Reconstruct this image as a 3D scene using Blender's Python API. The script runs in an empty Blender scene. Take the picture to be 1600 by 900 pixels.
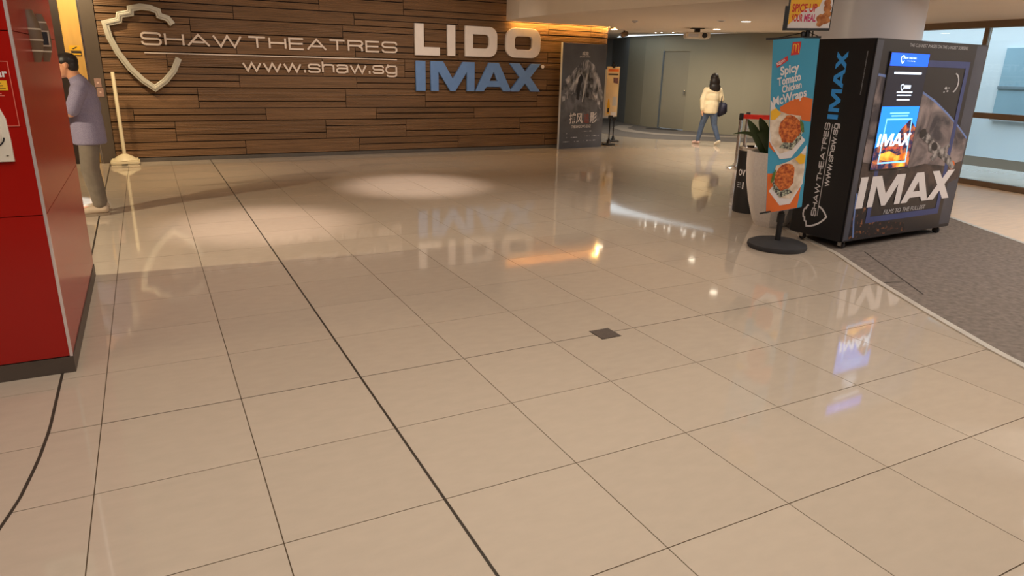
import bpy, bmesh, math, random
from mathutils import Vector, Matrix, noise
random.seed(7)
PI = math.pi
sc = bpy.context.scene
C = sc.collection

# ------------------------------------------------------------------ camera
cam_d = bpy.data.cameras.new('camera')
cam_d.sensor_width = 36.0
cam_d.lens = 36.0 * 1067.94 / 1600.0
cam_d.clip_start = 0.05
cam_d.clip_end = 200
cam = bpy.data.objects.new('camera', cam_d)
C.objects.link(cam)
YAW, PITCH, ROLL = 0.4838, 0.3124, 0.0250
Fv = Vector((math.sin(YAW) * math.cos(PITCH), math.cos(YAW) * math.cos(PITCH), -math.sin(PITCH)))
Rv = Vector((math.cos(YAW), -math.sin(YAW), 0))
Uv = Rv.cross(Fv)
R2 = Rv * math.cos(ROLL) + Uv * math.sin(ROLL)
U2 = Uv * math.cos(ROLL) - Rv * math.sin(ROLL)
cam.matrix_world = Matrix(((R2.x, U2.x, -Fv.x, -0.8405), (R2.y, U2.y, -Fv.y, -3.3146), (R2.z, U2.z, -Fv.z, 1.5958), (0, 0, 0, 1)))
sc.camera = cam

# ------------------------------------------------------------------ world, view
w = bpy.data.worlds.new('world'); sc.world = w; w.use_nodes = True
bgn = w.node_tree.nodes['Background']
bgn.inputs[0].default_value = (0.80, 0.91, 1.0, 1)
bgn.inputs[1].default_value = 2.6
sc.view_settings.view_transform = 'Standard'
sc.view_settings.look = 'None'
sc.view_settings.gamma = 1
sc.view_settings.use_curve_mapping = False
sc.view_settings.exposure = 0.0

# ------------------------------------------------------------------ lights of the hall and added fill lamps
def area_light(name, loc, sx, sy, power, col, rot=(0, 0, 0)):
    l = bpy.data.lights.new(name, 'AREA'); l.shape = 'RECTANGLE'; l.size = sx; l.size_y = sy
    l.energy = power; l.color = col
    o = bpy.data.objects.new(name, l); o.location = loc; o.rotation_euler = rot; C.objects.link(o); return o
def spot_light(name, loc, target, power, col, angle, blend=0.5, radius=0.05):
    l = bpy.data.lights.new(name, 'SPOT'); l.energy = power; l.color = col
    l.spot_size = math.radians(angle); l.spot_blend = blend; l.shadow_soft_size = radius
    o = bpy.data.objects.new(name, l); o.location = loc
    o.rotation_euler = (Vector(target) - Vector(loc)).to_track_quat('-Z', 'Y').to_euler(); C.objects.link(o); return o

WARM = (1.0, 0.93, 0.83)
area_light('area_fill_light', (0.6, -1.6, 3.16), 5.0, 3.0, 112, WARM)  # unseen soft area lamps, added as fill for the foreground
area_light('area_fill_light', (-4.2, -0.5, 3.16), 2.4, 4.0, 40, WARM)
area_light('area_fill_light', (5.8, -2.2, 3.16), 3.0, 3.0, 70, (1.0, 0.95, 0.90))
area_light('area_fill_light', (8.6, -1.4, 3.16), 2.4, 2.4, 100, (1.0, 0.95, 0.90))  # added fill for carpet, timber floor, kiosk front and column
spot_light('pool_spot', (0.0, 3.95, 3.1), (0.05, 3.98, 0), 330, (1.0, 0.80, 0.70), 42, 0.9)
spot_light('pool_spot', (2.3, 5.7, 3.1), (2.35, 5.72, 0), 420, (1.0, 0.84, 0.76), 44, 0.9)
spot_light('lift_spot', (-1.0, 7.6, 3.1), (-1.05, 8.0, 0), 190, (1.0, 0.74, 0.40), 84, 0.8)
spot_light('lift_spot', (-1.75, 8.2, 3.1), (-1.7, 9.42, 1.6), 170, (1.0, 0.78, 0.46), 80, 0.8)  # extra lamp added to brighten the golden lift door
spot_light('bay_spot', (-2.3, 5.6, 3.1), (-2.22, 5.6, 0), 900, (0.82, 0.90, 1.0), 31, 0.2)
spot_light('bay_side_light', (-4.6, 2.85, 2.9), (-0.6, 4.2, 0), 700, (1.0, 0.84, 0.58), 100, 1.0, 0.06)
for x, p in ((0.4, 95), (2.4, 85), (4.0, 85)):
    spot_light('wall_fill_spot', (x, 6.6, 3.1), (x + 0.1, 9.0, 0.6), p, (1.0, 0.86, 0.72), 112, 1.0)  # unseen wide spots added to brighten the timber wall and hall
spot_light('hall_fill_spot', (3.2, 3.2, 3.1), (3.2, 3.2, 0), 150, (1.0, 0.90, 0.80), 112, 1.0)  # unseen wide spot, added fill for the middle floor
spot_light('hall_fill_spot', (-0.3, 2.4, 3.1), (-0.6, 3.2, 0), 110, (1.0, 0.90, 0.78), 116, 1.0)  # added fill for the person by the pillar and the left floor
for loc, tgt in (((10.9, 10.3, 2.53), (11.4, 11.0, 0)), ((11.4, 8.9, 2.53), (12.0, 9.3, 0)), ((10.4, 11.7, 2.53), (11.0, 12.4, 0))):
    spot_light('slot_fill_spot', loc, tgt, 120, (1.0, 0.90, 0.74), 150, 0.8, 0.04)  # hidden warm lamps added to brighten the hoarding and far floor

# ------------------------------------------------------------------ materials
MATS = {}
def pmat(name, col, rough=0.5, metal=0.0, spec=0.5, noise_scale=None, noise_amt=0.12, stretch=(1, 1, 1), coords='Object',
         emit=None, emit_s=0.0, bump=0.0, rnd=0.0, detail=4.0, coat=0.0):
    """A principled material whose colour is broken up by procedural noise."""
    if name in MATS: return MATS[name]
    m = bpy.data.materials.new(name); m.use_nodes = True
    nt = m.node_tree; b = nt.nodes['Principled BSDF']
    b.inputs['Roughness'].default_value = rough; b.inputs['Metallic'].default_value = metal
    b.inputs['Specular IOR Level'].default_value = spec
    b.inputs['Coat Weight'].default_value = coat
    c4 = (col[0], col[1], col[2], 1)
    b.inputs['Base Color'].default_value = c4
    out = None
    ns = noise_scale if noise_scale else 12.0
    if coords == 'World':
        g = nt.nodes.new('ShaderNodeNewGeometry'); src = g.outputs['Position']
    else:
        g = nt.nodes.new('ShaderNodeTexCoord'); src = g.outputs[coords]
    mp = nt.nodes.new('ShaderNodeMapping'); mp.inputs['Scale'].default_value = stretch
    nt.links.new(src, mp.inputs['Vector'])
    n = nt.nodes.new('ShaderNodeTexNoise'); n.inputs['Scale'].default_value = ns; n.inputs['Detail'].default_value = detail
    nt.links.new(mp.outputs[0], n.inputs['Vector'])
    mr = nt.nodes.new('ShaderNodeMapRange')
    mr.inputs[1].default_value = 0.25; mr.inputs[2].default_value = 0.75
    mr.inputs[3].default_value = 1 - noise_amt; mr.inputs[4].default_value = 1 + noise_amt
    nt.links.new(n.outputs[0], mr.inputs[0])
    val = mr.outputs[0]
    if rnd:
        oi = nt.nodes.new('ShaderNodeObjectInfo'); m2 = nt.nodes.new('ShaderNodeMapRange')
        m2.inputs[3].default_value = 1 - rnd; m2.inputs[4].default_value = 1 + rnd
        nt.links.new(oi.outputs['Random'], m2.inputs[0])
        mm = nt.nodes.new('ShaderNodeMath'); mm.operation = 'MULTIPLY'
        nt.links.new(val, mm.inputs[0]); nt.links.new(m2.outputs[0], mm.inputs[1]); val = mm.outputs[0]
    hv = nt.nodes.new('ShaderNodeHueSaturation'); hv.inputs['Color'].default_value = c4
    nt.links.new(val, hv.inputs['Value'])
    nt.links.new(hv.outputs[0], b.inputs['Base Color'])
    if bump:
        bp = nt.nodes.new('ShaderNodeBump'); bp.inputs['Strength'].default_value = bump; bp.inputs['Distance'].default_value = 0.01
        nt.links.new(n.outputs[0], bp.inputs['Height']); nt.links.new(bp.outputs[0], b.inputs['Normal'])
    if emit:
        b.inputs['Emission Color'].default_value = (emit[0], emit[1], emit[2], 1); b.inputs['Emission Strength'].default_value = emit_s
    MATS[name] = m
    return m

def mix_mat(name, c1, c2, scale, lo=0.4, hi=0.6, rough=0.6, stretch=(1, 1, 1), detail=6.0, coords='Object', emit=0.0, dist=0.0):
    """Two colours mixed by noise: printed pictures, stone, food."""
    if name in MATS: return MATS[name]
    m = bpy.data.materials.new(name); m.use_nodes = True
    nt = m.node_tree; b = nt.nodes['Principled BSDF']; b.inputs['Roughness'].default_value = rough
    if coords == 'World':
        g = nt.nodes.new('ShaderNodeNewGeometry'); src = g.outputs['Position']
    else:
        g = nt.nodes.new('ShaderNodeTexCoord'); src = g.outputs[coords]
    mp = nt.nodes.new('ShaderNodeMapping'); mp.inputs['Scale'].default_value = stretch
    nt.links.new(src, mp.inputs['Vector'])
    n = nt.nodes.new('ShaderNodeTexNoise'); n.inputs['Scale'].default_value = scale; n.inputs['Detail'].default_value = detail
    n.inputs['Distortion'].default_value = dist
    nt.links.new(mp.outputs[0], n.inputs['Vector'])
    r = nt.nodes.new('ShaderNodeValToRGB')
    r.color_ramp.elements[0].position = lo; r.color_ramp.elements[0].color = (*c1, 1)
    r.color_ramp.elements[1].position = hi; r.color_ramp.elements[1].color = (*c2, 1)
    nt.links.new(n.outputs[0], r.inputs[0]); nt.links.new(r.outputs[0], b.inputs['Base Color'])
    if emit:
        nt.links.new(r.outputs[0], b.inputs['Emission Color']); b.inputs['Emission Strength'].default_value = emit
    MATS[name] = m
    return m

def srgb(r, g, b):
    f = lambda v: (v / 255 / 12.92) if v / 255 <= 0.04045 else ((v / 255 + 0.055) / 1.055) ** 2.4
    return (f(r), f(g), f(b))

M_TILE = pmat('polished_tile', (0.545, 0.455, 0.36), rough=0.055, spec=0.62, noise_scale=9, noise_amt=0.035, coords='World', rnd=0.03, stretch=(1, 2.2, 1))
M_GROUT = pmat('grout', srgb(92, 76, 56), rough=0.8, noise_scale=30)
M_JOINT = pmat('joint_black', srgb(58, 48, 38), rough=0.7, noise_scale=30)
M_CARPET = pmat('grey_carpet', srgb(132, 121, 112), rough=0.95, spec=0.1, noise_scale=22, noise_amt=0.26, coords='World', bump=0.3, detail=12)
M_CARPET2 = pmat('charcoal_carpet', srgb(96, 90, 86), rough=0.7, spec=0.3, noise_scale=20, noise_amt=0.15, coords='World')
M_RING = pmat('ring_carpet', srgb(140, 130, 120), rough=0.7, noise_scale=20, noise_amt=0.1, coords='World')
M_STRIP = pmat('pale_edge_strip', srgb(205, 195, 180), rough=0.35, noise_scale=8)
M_PALEFLOOR = pmat('pale_timber_floor', srgb(238, 206, 170), rough=0.35, noise_scale=3, noise_amt=0.1, coords='World', stretch=(1, 8, 1))
M_CEIL = pmat('ceiling_paint', srgb(226, 212, 196), rough=0.9, spec=0.1, noise_scale=2, noise_amt=0.02, coords='World')
M_HOARD = pmat('grey_hoarding_paint', srgb(150, 142, 122), rough=0.45, spec=0.35, noise_scale=1.2, noise_amt=0.03, coords='World')
M_HOARDB = pmat('blue_grey_hoarding', srgb(132, 134, 134), rough=0.5, noise_scale=1.2, noise_amt=0.03, coords='World')
M_BASE = pmat('grey_baseboard', srgb(92, 84, 78), rough=0.5, noise_scale=6)
M_BACK = pmat('plank_backing', srgb(32, 22, 16), rough=0.9, noise_scale=6)
M_TAUPE = pmat('taupe_frame', srgb(88, 76, 66), rough=0.45, noise_scale=4, noise_amt=0.05)
M_GOLD = pmat('golden_panel', srgb(226, 178, 100), rough=0.35, noise_scale=5, noise_amt=0.08, stretch=(3, 3, .6))
M_DARKBR = pmat('dark_brown', srgb(52, 40, 34), rough=0.5, noise_scale=4)
M_STEEL = pmat('brushed_steel', srgb(205, 203, 200), rough=0.25, metal=1.0, noise_scale=20, noise_amt=0.05)
M_CHROME = pmat('chrome', srgb(225, 225, 225), rough=0.12, metal=1.0, noise_scale=20, noise_amt=0.03)
M_EMBLEM = pmat('emblem_metal', srgb(206, 200, 184), rough=0.35, metal=0.25, noise_scale=5, noise_amt=0.06)
M_LETTER = pmat('thin_letter_white', srgb(226, 206, 190), rough=0.4, noise_scale=9, noise_amt=0.03)
M_WHITEL = pmat('white_letter', srgb(240, 228, 220), rough=0.35, noise_scale=9, noise_amt=0.04)
M_BLUEL = pmat('blue_letter', srgb(110, 146, 200), rough=0.4, noise_scale=9, noise_amt=0.04)
M_RED = pmat('red_laminate', srgb(164, 20, 13), rough=0.22, spec=0.5, noise_scale=3, noise_amt=0.04)
M_REDDK = pmat('red_groove', srgb(96, 12, 8), rough=0.6, noise_scale=3)
M_PLINTH = pmat('dark_plinth', srgb(84, 72, 64), rough=0.5, noise_scale=6)
M_EDGE = pmat('pale_edge_trim', srgb(236, 222, 222), rough=0.2, metal=0.5, noise_scale=6, noise_amt=0.02)
M_FIN = pmat('brown_fin', srgb(104, 82, 62), rough=0.5, noise_scale=16, noise_amt=0.12)
M_FINL = pmat('pale_fin_stripe', srgb(196, 180, 158), rough=0.4, noise_scale=10)
M_CREAM = pmat('cream_plastic', srgb(226, 212, 180), rough=0.45, noise_scale=6, noise_amt=0.05)
M_WHITEP = pmat('white_plastic', srgb(226, 218, 204), rough=0.35, noise_scale=6, noise_amt=0.03)
M_BLACK = pmat('black_satin', srgb(30, 29, 31), rough=0.42, noise_scale=8, noise_amt=0.06)
M_BLACKM = pmat('black_rubber', srgb(52, 51, 53), rough=0.7, noise_scale=14, noise_amt=0.15)
M_INK = pmat('dark_print', srgb(38, 37, 43), rough=0.4, noise_scale=4, noise_amt=0.08)
M_PRWHITE = pmat('white_print', srgb(232, 226, 226), rough=0.45, noise_scale=6, noise_amt=0.03)
M_PRBLUE = pmat('blue_print', srgb(66, 168, 255), rough=0.45, noise_scale=6, noise_amt=0.03)
M_PRRED = pmat('red_print', srgb(206, 34, 30), rough=0.5, noise_scale=6, noise_amt=0.03)
M_PRYEL = pmat('yellow_print', srgb(246, 188, 44), rough=0.5, noise_scale=6, noise_amt=0.03)
M_PRORANGE = pmat('orange_print', srgb(226, 112, 46), rough=0.6, noise_scale=8, noise_amt=0.06)
M_PRMAG = pmat('magenta_print', srgb(206, 40, 108), rough=0.5, noise_scale=6, noise_amt=0.03)
M_PRGREY = pmat('grey_print', srgb(196, 196, 200), rough=0.5, noise_scale=6, noise_amt=0.03)
M_PRGREEN = pmat('green_print', srgb(92, 120, 54), rough=0.6, noise_scale=40, noise_amt=0.4)
M_PRDARK = pmat('near_black_print', srgb(48, 40, 40), rough=0.6, noise_scale=30, noise_amt=0.3)
M_PINKLINE = pmat('pink_line', srgb(226, 120, 104), rough=0.5, noise_scale=6)

# wood planks: long grain and fine reeding, tone by plank
def wood_mat():
    m = bpy.data.materials.new('walnut_plank'); m.use_nodes = True
    nt = m.node_tree; b = nt.nodes['Principled BSDF']; b.inputs['Roughness'].default_value = 0.5
    b.inputs['Specular IOR Level'].default_value = 0.3
    g = nt.nodes.new('ShaderNodeNewGeometry')
    mp = nt.nodes.new('ShaderNodeMapping'); mp.inputs['Scale'].default_value = (1.2, 1.2, 60)
    nt.links.new(g.outputs['Position'], mp.inputs['Vector'])
    n = nt.nodes.new('ShaderNodeTexNoise'); n.inputs['Scale'].default_value = 1.0; n.inputs['Detail'].default_value = 5
    nt.links.new(mp.outputs[0], n.inputs['Vector'])
    r = nt.nodes.new('ShaderNodeValToRGB')
    r.color_ramp.elements[0].position = 0.3; r.color_ramp.elements[0].color = (*srgb(98, 72, 48), 1)
    r.color_ramp.elements[1].position = 0.7; r.color_ramp.elements[1].color = (*srgb(130, 96, 66), 1)
    nt.links.new(n.outputs[0], r.inputs[0])
    oi = nt.nodes.new('ShaderNodeObjectInfo'); m2 = nt.nodes.new('ShaderNodeMapRange')
    m2.inputs[3].default_value = 0.88; m2.inputs[4].default_value = 1.12
    nt.links.new(oi.outputs['Random'], m2.inputs[0])
    hv = nt.nodes.new('ShaderNodeHueSaturation'); nt.links.new(r.outputs[0], hv.inputs['Color']); nt.links.new(m2.outputs[0], hv.inputs['Value'])
    nt.links.new(hv.outputs[0], b.inputs['Base Color'])
    sp = nt.nodes.new('ShaderNodeSeparateXYZ'); nt.links.new(g.outputs['Position'], sp.inputs[0])
    ml = nt.nodes.new('ShaderNodeMath'); ml.operation = 'MULTIPLY'; ml.inputs[1].default_value = 2 * PI / 0.024
    nt.links.new(sp.outputs['Z'], ml.inputs[0])
    sn = nt.nodes.new('ShaderNodeMath'); sn.operation = 'SINE'; nt.links.new(ml.outputs[0], sn.inputs[0])
    bp = nt.nodes.new('ShaderNodeBump'); bp.inputs['Strength'].default_value = 0.35; bp.inputs['Distance'].default_value = 0.006
    nt.links.new(sn.outputs[0], bp.inputs['Height']); nt.links.new(bp.outputs[0], b.inputs['Normal'])
    return m
M_WOOD = wood_mat()

def emit_mat(name, col, s):
    if name in MATS: return MATS[name]
    m = pmat(name, col, rough=0.5, emit=col, emit_s=s, noise_scale=3, noise_amt=0.02); return m

def glass_mat():
    m = bpy.data.materials.new('window_glass'); m.use_nodes = True
    nt = m.node_tree; nt.nodes.remove(nt.nodes['Principled BSDF'])
    out = nt.nodes['Material Output']
    tr = nt.nodes.new('ShaderNodeBsdfTransparent'); tr.inputs[0].default_value = (0.93, 0.97, 0.98, 1)
    gl = nt.nodes.new('ShaderNodeBsdfGlossy'); gl.inputs['Roughness'].default_value = 0.02
    fr = nt.nodes.new('ShaderNodeFresnel'); fr.inputs[0].default_value = 1.45
    mx = nt.nodes.new('ShaderNodeMixShader')
    nt.links.new(fr.outputs[0], mx.inputs[0]); nt.links.new(tr.outputs[0], mx.inputs[1]); nt.links.new(gl.outputs[0], mx.inputs[2])
    nt.links.new(mx.outputs[0], out.inputs[0])
    return m
M_GLASS = glass_mat()

# ------------------------------------------------------------------ builders
def link(name, me, mat=None, parent=None):
    o = bpy.data.objects.new(name, me); C.objects.link(o)
    if mat is not None and me is not None and len(me.materials) == 0: me.materials.append(mat)
    if parent is not None: o.parent = parent
    return o
def tag(o, label, cat, group=None):
    o['label'] = label; o['category'] = cat
    if group: o['group'] = group
    return o
def struct(o):
    o['kind'] = 'structure'; return o
def thing(name, label, cat, loc=(0, 0, 0), rotz=0.0, group=None):
    o = bpy.data.objects.new(name, None); C.objects.link(o); o.empty_display_size = 0.1
    o.location = loc; o.rotation_euler = (0, 0, rotz)
    return tag(o, label, cat, group)
def finish(bm, smooth=False):
    bmesh.ops.recalc_face_normals(bm, faces=bm.faces)
    me = bpy.data.meshes.new('mesh'); bm.to_mesh(me); bm.free()
    if smooth:
        me.polygons.foreach_set('use_smooth', [True] * len(me.polygons))
    return me
def add_box(bm, x0, x1, y0, y1, z0, z1, mtx=None):
    vs = [bm.verts.new((x, y, z)) for z in (z0, z1) for y in (y0, y1) for x in (x0, x1)]
    if mtx is not None:
        for v in vs: v.co = mtx @ v.co
    for f in ((0, 1, 3, 2), (4, 6, 7, 5), (0, 4, 5, 1), (2, 3, 7, 6), (0, 2, 6, 4), (1, 5, 7, 3)):
        bm.faces.new([vs[i] for i in f])
def box(name, x0, x1, y0, y1, z0, z1, mat, parent=None, bevel=0.0, mtx=None):
    bm = bmesh.new(); add_box(bm, x0, x1, y0, y1, z0, z1, mtx)
    if bevel:
        bmesh.ops.bevel(bm, geom=list(bm.edges), offset=bevel, segments=2, affect='EDGES', profile=0.5)
    return link(name, finish(bm), mat, parent)
def add_prism(bm, pts, z0, z1, mtx=None):
    lo = [bm.verts.new((p[0], p[1], z0)) for p in pts]; hi = [bm.verts.new((p[0], p[1], z1)) for p in pts]
    if mtx is not None:
        for v in lo + hi: v.co = mtx @ v.co
    n = len(pts)
    bm.faces.new(lo[::-1]); bm.faces.new(hi)
    for i in range(n):
        bm.faces.new((lo[i], lo[(i + 1) % n], hi[(i + 1) % n], hi[i]))
def prism(name, pts, z0, z1, mat, parent=None, mtx=None):
    bm = bmesh.new(); add_prism(bm, pts, z0, z1, mtx); return link(name, finish(bm), mat, parent)
def add_lathe(bm, prof, seg=24, loc=(0, 0, 0), rot0=0.0, sx=1, sy=1):
    rings = []
    for r, z in prof:
        rings.append([bm.verts.new((loc[0] + sx * r * math.cos(rot0 + 2 * PI * k / seg), loc[1] + sy * r * math.sin(rot0 + 2 * PI * k / seg), loc[2] + z)) for k in range(seg)])
    for a, b in zip(rings, rings[1:]):
        for k in range(seg):
            bm.faces.new((a[k], a[(k + 1) % seg], b[(k + 1) % seg], b[k]))
    bm.faces.new(rings[0][::-1]); bm.faces.new(rings[-1])
def lathe(name, prof, mat, parent=None, seg=24, loc=(0, 0, 0), smooth=True, rot0=0.0, sx=1, sy=1):
    bm = bmesh.new(); add_lathe(bm, prof, seg, loc, rot0, sx, sy)
    me = finish(bm, smooth)
    if smooth: sharp_by_angle(me)
    return link(name, me, mat, parent)
def sharp_by_angle(me, ang=0.7):
    bm = bmesh.new(); bm.from_mesh(me)
    for e in bm.edges:
        if len(e.link_faces) == 2 and e.calc_face_angle(0) > ang: e.smooth = False
    bm.to_mesh(me); bm.free()
def add_tube(bm, pts, r, seg=10):
    pts = [Vector(p) for p in pts]; rings = []
    n = len(pts)
    rr = r if isinstance(r, (list, tuple)) else [r] * n
    ref = Vector((0.13, 0.31, 0.94))
    for i, p in enumerate(pts):
        t = (pts[min(i + 1, n - 1)] - pts[max(i - 1, 0)]).normalized()
        a = t.cross(ref)
        if a.length < 0.05: a = t.cross(Vector((1, 0, 0)))
        a.normalize(); b = t.cross(a)
        rings.append([bm.verts.new(p + (a * math.cos(2 * PI * k / seg) + b * math.sin(2 * PI * k / seg)) * rr[i]) for k in range(seg)])
    for a, b in zip(rings, rings[1:]):
        for k in range(seg): bm.faces.new((a[k], a[(k + 1) % seg], b[(k + 1) % seg], b[k]))
    bm.faces.new(rings[0][::-1]); bm.faces.new(rings[-1])
def tube(name, pts, r, mat, parent=None, seg=10):
    bm = bmesh.new(); add_tube(bm, pts, r, seg); me = finish(bm, True); sharp_by_angle(me, 0.9); return link(name, me, mat, parent)

def frame(origin, right, up):
    r = Vector(right).normalized(); u = Vector(up).normalized(); n = r.cross(u)
    return Matrix(((r.x, u.x, n.x, origin[0]), (r.y, u.y, n.y, origin[1]), (r.z, u.z, n.z, origin[2]), (0, 0, 0, 1)))

def curve_mesh(polys, depth=0.0, bevel=0.0):
    """Filled outlines (inner ones become holes) as a mesh, front face at z = depth."""
    cu = bpy.data.curves.new('outline', 'CURVE'); cu.dimensions = '2D'; cu.fill_mode = 'BOTH'
    cu.extrude = depth / 2; cu.bevel_depth = bevel; cu.bevel_resolution = 1
    for p in polys:
        s = cu.splines.new('POLY'); s.points.add(len(p) - 1)
        for k, q in enumerate(p): s.points[k].co = (q[0], q[1], 0, 1)
        s.use_cyclic_u = True
    return to_mesh(cu, depth)
def to_mesh(cu, depth):
    o = bpy.data.objects.new('tmp', cu)
    me = bpy.data.meshes.new_from_object(o)
    bpy.data.objects.remove(o); bpy.data.curves.remove(cu)
    me.materials.clear()
    for v in me.vertices: v.co.z += depth / 2
    return me
def text_mesh(s, width=None, height=None, shear=0.0, bold=0.0, depth=0.0):
    cu = bpy.data.curves.new('text', 'FONT'); cu.body = s; cu.size = 1; cu.shear = shear; cu.offset = bold; cu.extrude = depth / 2
    cu.resolution_u = 4
    me = to_mesh(cu, depth)
    xs = [v.co.x for v in me.vertices]; ys = [v.co.y for v in me.vertices]
    x0, x1, y0, y1 = min(xs), max(xs), min(ys), max(ys)
    kx = width / (x1 - x0) if width else height / (y1 - y0)
    ky = height / (y1 - y0) if height else kx
    for v in me.vertices: v.co.x = (v.co.x - x0) * kx; v.co.y = (v.co.y - y0) * ky
    return me
def place(name, me, mat, mtx, x, y, z=0.0, parent=None, rot=0.0, fn=None):
    """Put a flat mesh on a plane (mtx) or on a mapped sheet (fn)."""
    t = Matrix.Translation((x, y, z)) @ Matrix.Rotation(rot, 4, 'Z')
    for v in me.vertices:
        q = t @ v.co
        v.co = fn(q.x, q.y, q.z) if fn else mtx @ q
    me.update()
    return link(name, me, mat, parent)
def poly(name, pts, mat, mtx, z, parent, fn=None):
    bm = bmesh.new(); bm.faces.new([bm.verts.new((p[0], p[1], 0)) for p in pts]); 
    bmesh.ops.triangulate(bm, faces=bm.faces)
    me = bpy.data.meshes.new('mesh'); bm.to_mesh(me); bm.free()
    return place(name, me, mat, mtx, 0, 0, z, parent, 0, fn)
def ell(cx, cy, rx, ry, rot=0.0, n=20, jit=0.0):
    o = []
    for k in range(n):
        a = 2 * PI * k / n; j = 1 + random.uniform(-jit, jit)
        x, y = rx * j * math.cos(a), ry * j * math.sin(a)
        o.append((cx + x * math.cos(rot) - y * math.sin(rot), cy + x * math.sin(rot) + y * math.cos(rot)))
    return o
def ribbon(pts, wd, closed=False):
    """Outline(s) of a stroke of even width along a polyline."""
    n = len(pts); L, Rr = [], []
    for i in range(n):
        p = Vector(pts[i])
        a = Vector(pts[i - 1]) if (i > 0 or closed) else None
        b = Vector(pts[(i + 1) % n]) if (i < n - 1 or closed) else None
        d1 = (p - a).normalized() if a is not None else (b - p).normalized()
        d2 = (b - p).normalized() if b is not None else d1
        n1 = Vector((-d1.y, d1.x)); n2 = Vector((-d2.y, d2.x))
        m = (n1 + n2); m = m.normalized() if m.length > 1e-6 else n1
        k = wd / 2 / max(0.35, m.dot(n1))
        L.append(tuple(p + m * k)); Rr.append(tuple(p - m * k))
    if closed: return [L, Rr]
    return [L + Rr[::-1]]
def rrect(x0, y0, x1, y1, r, n=4, corners=(1, 1, 1, 1)):
    """Rounded rectangle; corners: bottom-left, bottom-right, top-right, top-left."""
    o = []
    for k, (cx, cy, a0) in enumerate(((x0 + r, y0 + r, PI), (x1 - r, y0 + r, 1.5 * PI), (x1 - r, y1 - r, 0), (x0 + r, y1 - r, 0.5 * PI))):
        if corners[k]:
            for i in range(n + 1):
                a = a0 + i / n * PI / 2; o.append((cx + r * math.cos(a), cy + r * math.sin(a)))
        else:
            o.append(((x0, y0), (x1, y0), (x1, y1), (x0, y1))[k])
    return o

UNIT = None
def unit_box():
    global UNIT
    if UNIT is None:
        bm = bmesh.new(); add_box(bm, 0, 1, 0, 1, 0, 1); UNIT = finish(bm)
    return UNIT
def scaled(name, x0, x1, y0, y1, z0, z1, mesh, parent):
    o = bpy.data.objects.new(name, mesh); C.objects.link(o); o.location = (x0, y0, z0); o.scale = (x1 - x0, y1 - y0, z1 - z0); o.parent = parent
    return o
def copy_tree(o, parent=None):
    c = o.copy(); C.objects.link(c)
    if parent is not None: c.parent = parent
    for ch in list(o.children): copy_tree(ch, c)
    return c

# ================================================================== THE SETTING
T = 0.6
def curve_x(y):                       # the curved movement joint on the left
    pts = ((-3, -2.3), (-1.4, -1.68), (-0.685, -1.483), (-0.515, -1.448), (-0.237, -1.418), (0.046, -1.404), (0.66, -1.408), (3.457, -1.41), (4.946, -1.425), (9.3, -1.46))
    if y <= pts[0][0]: return pts[0][1]
    for (a, xa), (b, xb) in zip(pts, pts[1:]):
        if y <= b: return xa + (xb - xa) * (y - a) / (b - a)
    return pts[-1][1]

# floor slab (grout colour), its tiles are children
floor = struct(box('floor', -10, 15, -10, 17.5, -0.2, -0.003, M_GROUT))
bm = bmesh.new()
add_box(bm, 0, 1, 0, 1, 0, 1); tile_me = finish(bm); tile_me.materials.append(M_TILE)
CAM = (-0.8405, -3.3146)
def in_view(x, y):
    a = math.degrees(math.atan2(x - CAM[0], y - CAM[1])); d = math.hypot(x - CAM[0], y - CAM[1])
    return -13 < a < 68 and d > 1.9
far = bmesh.new()
g = 0.0022
for j in range(-5, 21):
    for i in range(-3, 22):
        x0, x1, y0, y1 = i * T, (i + 1) * T, j * T, (j + 1) * T
        if y0 > 9.28 and x0 < 8.0: continue
        a, b, c, d = x0 + g, x1 - g, y0 + g, y1 - g
        if i == 0: a += 0.004
        if i == -1: b -= 0.004
        if j == 0: c += 0.0014
        if j == -1: d -= 0.0014
        if d > 9.28 and x0 < 8.0: d = 9.28
        vis = any(in_view(px_, py_) for px_ in (x0, x1) for py_ in (y0, y1))
        if i == -3:                   # cut along the curved joint
            lim = lambda y: curve_x(y) + 0.008
            if b - lim((c + d) / 2) < 0.02: continue
            ys = [c + (d - c) * k / 6 for k in range(7)]
            pts = [(b, c), (b, d)] + [(max(lim(y), -1.8), y) for y in reversed(ys)]
            if vis and y0 < 5.2:
                prism('tile', pts, -0.003, 0, M_TILE, floor)
            else:
                add_prism(far, pts, -0.003, 0)
            continue
        cover = x0 > 5.2 and y1 < 1.0      # under the carpet
        if vis and not cover and y0 < 5.2 and x0 < 9.0:
            scaled('tile', a, b, c, d, -0.003, 0.0, tile_me, floor)
        else:
            add_box(far, a, b, c, d, -0.003, 0)
fo = link('tile_field', finish(far), M_TILE, floor); fo['kind'] = 'stuff'
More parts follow.
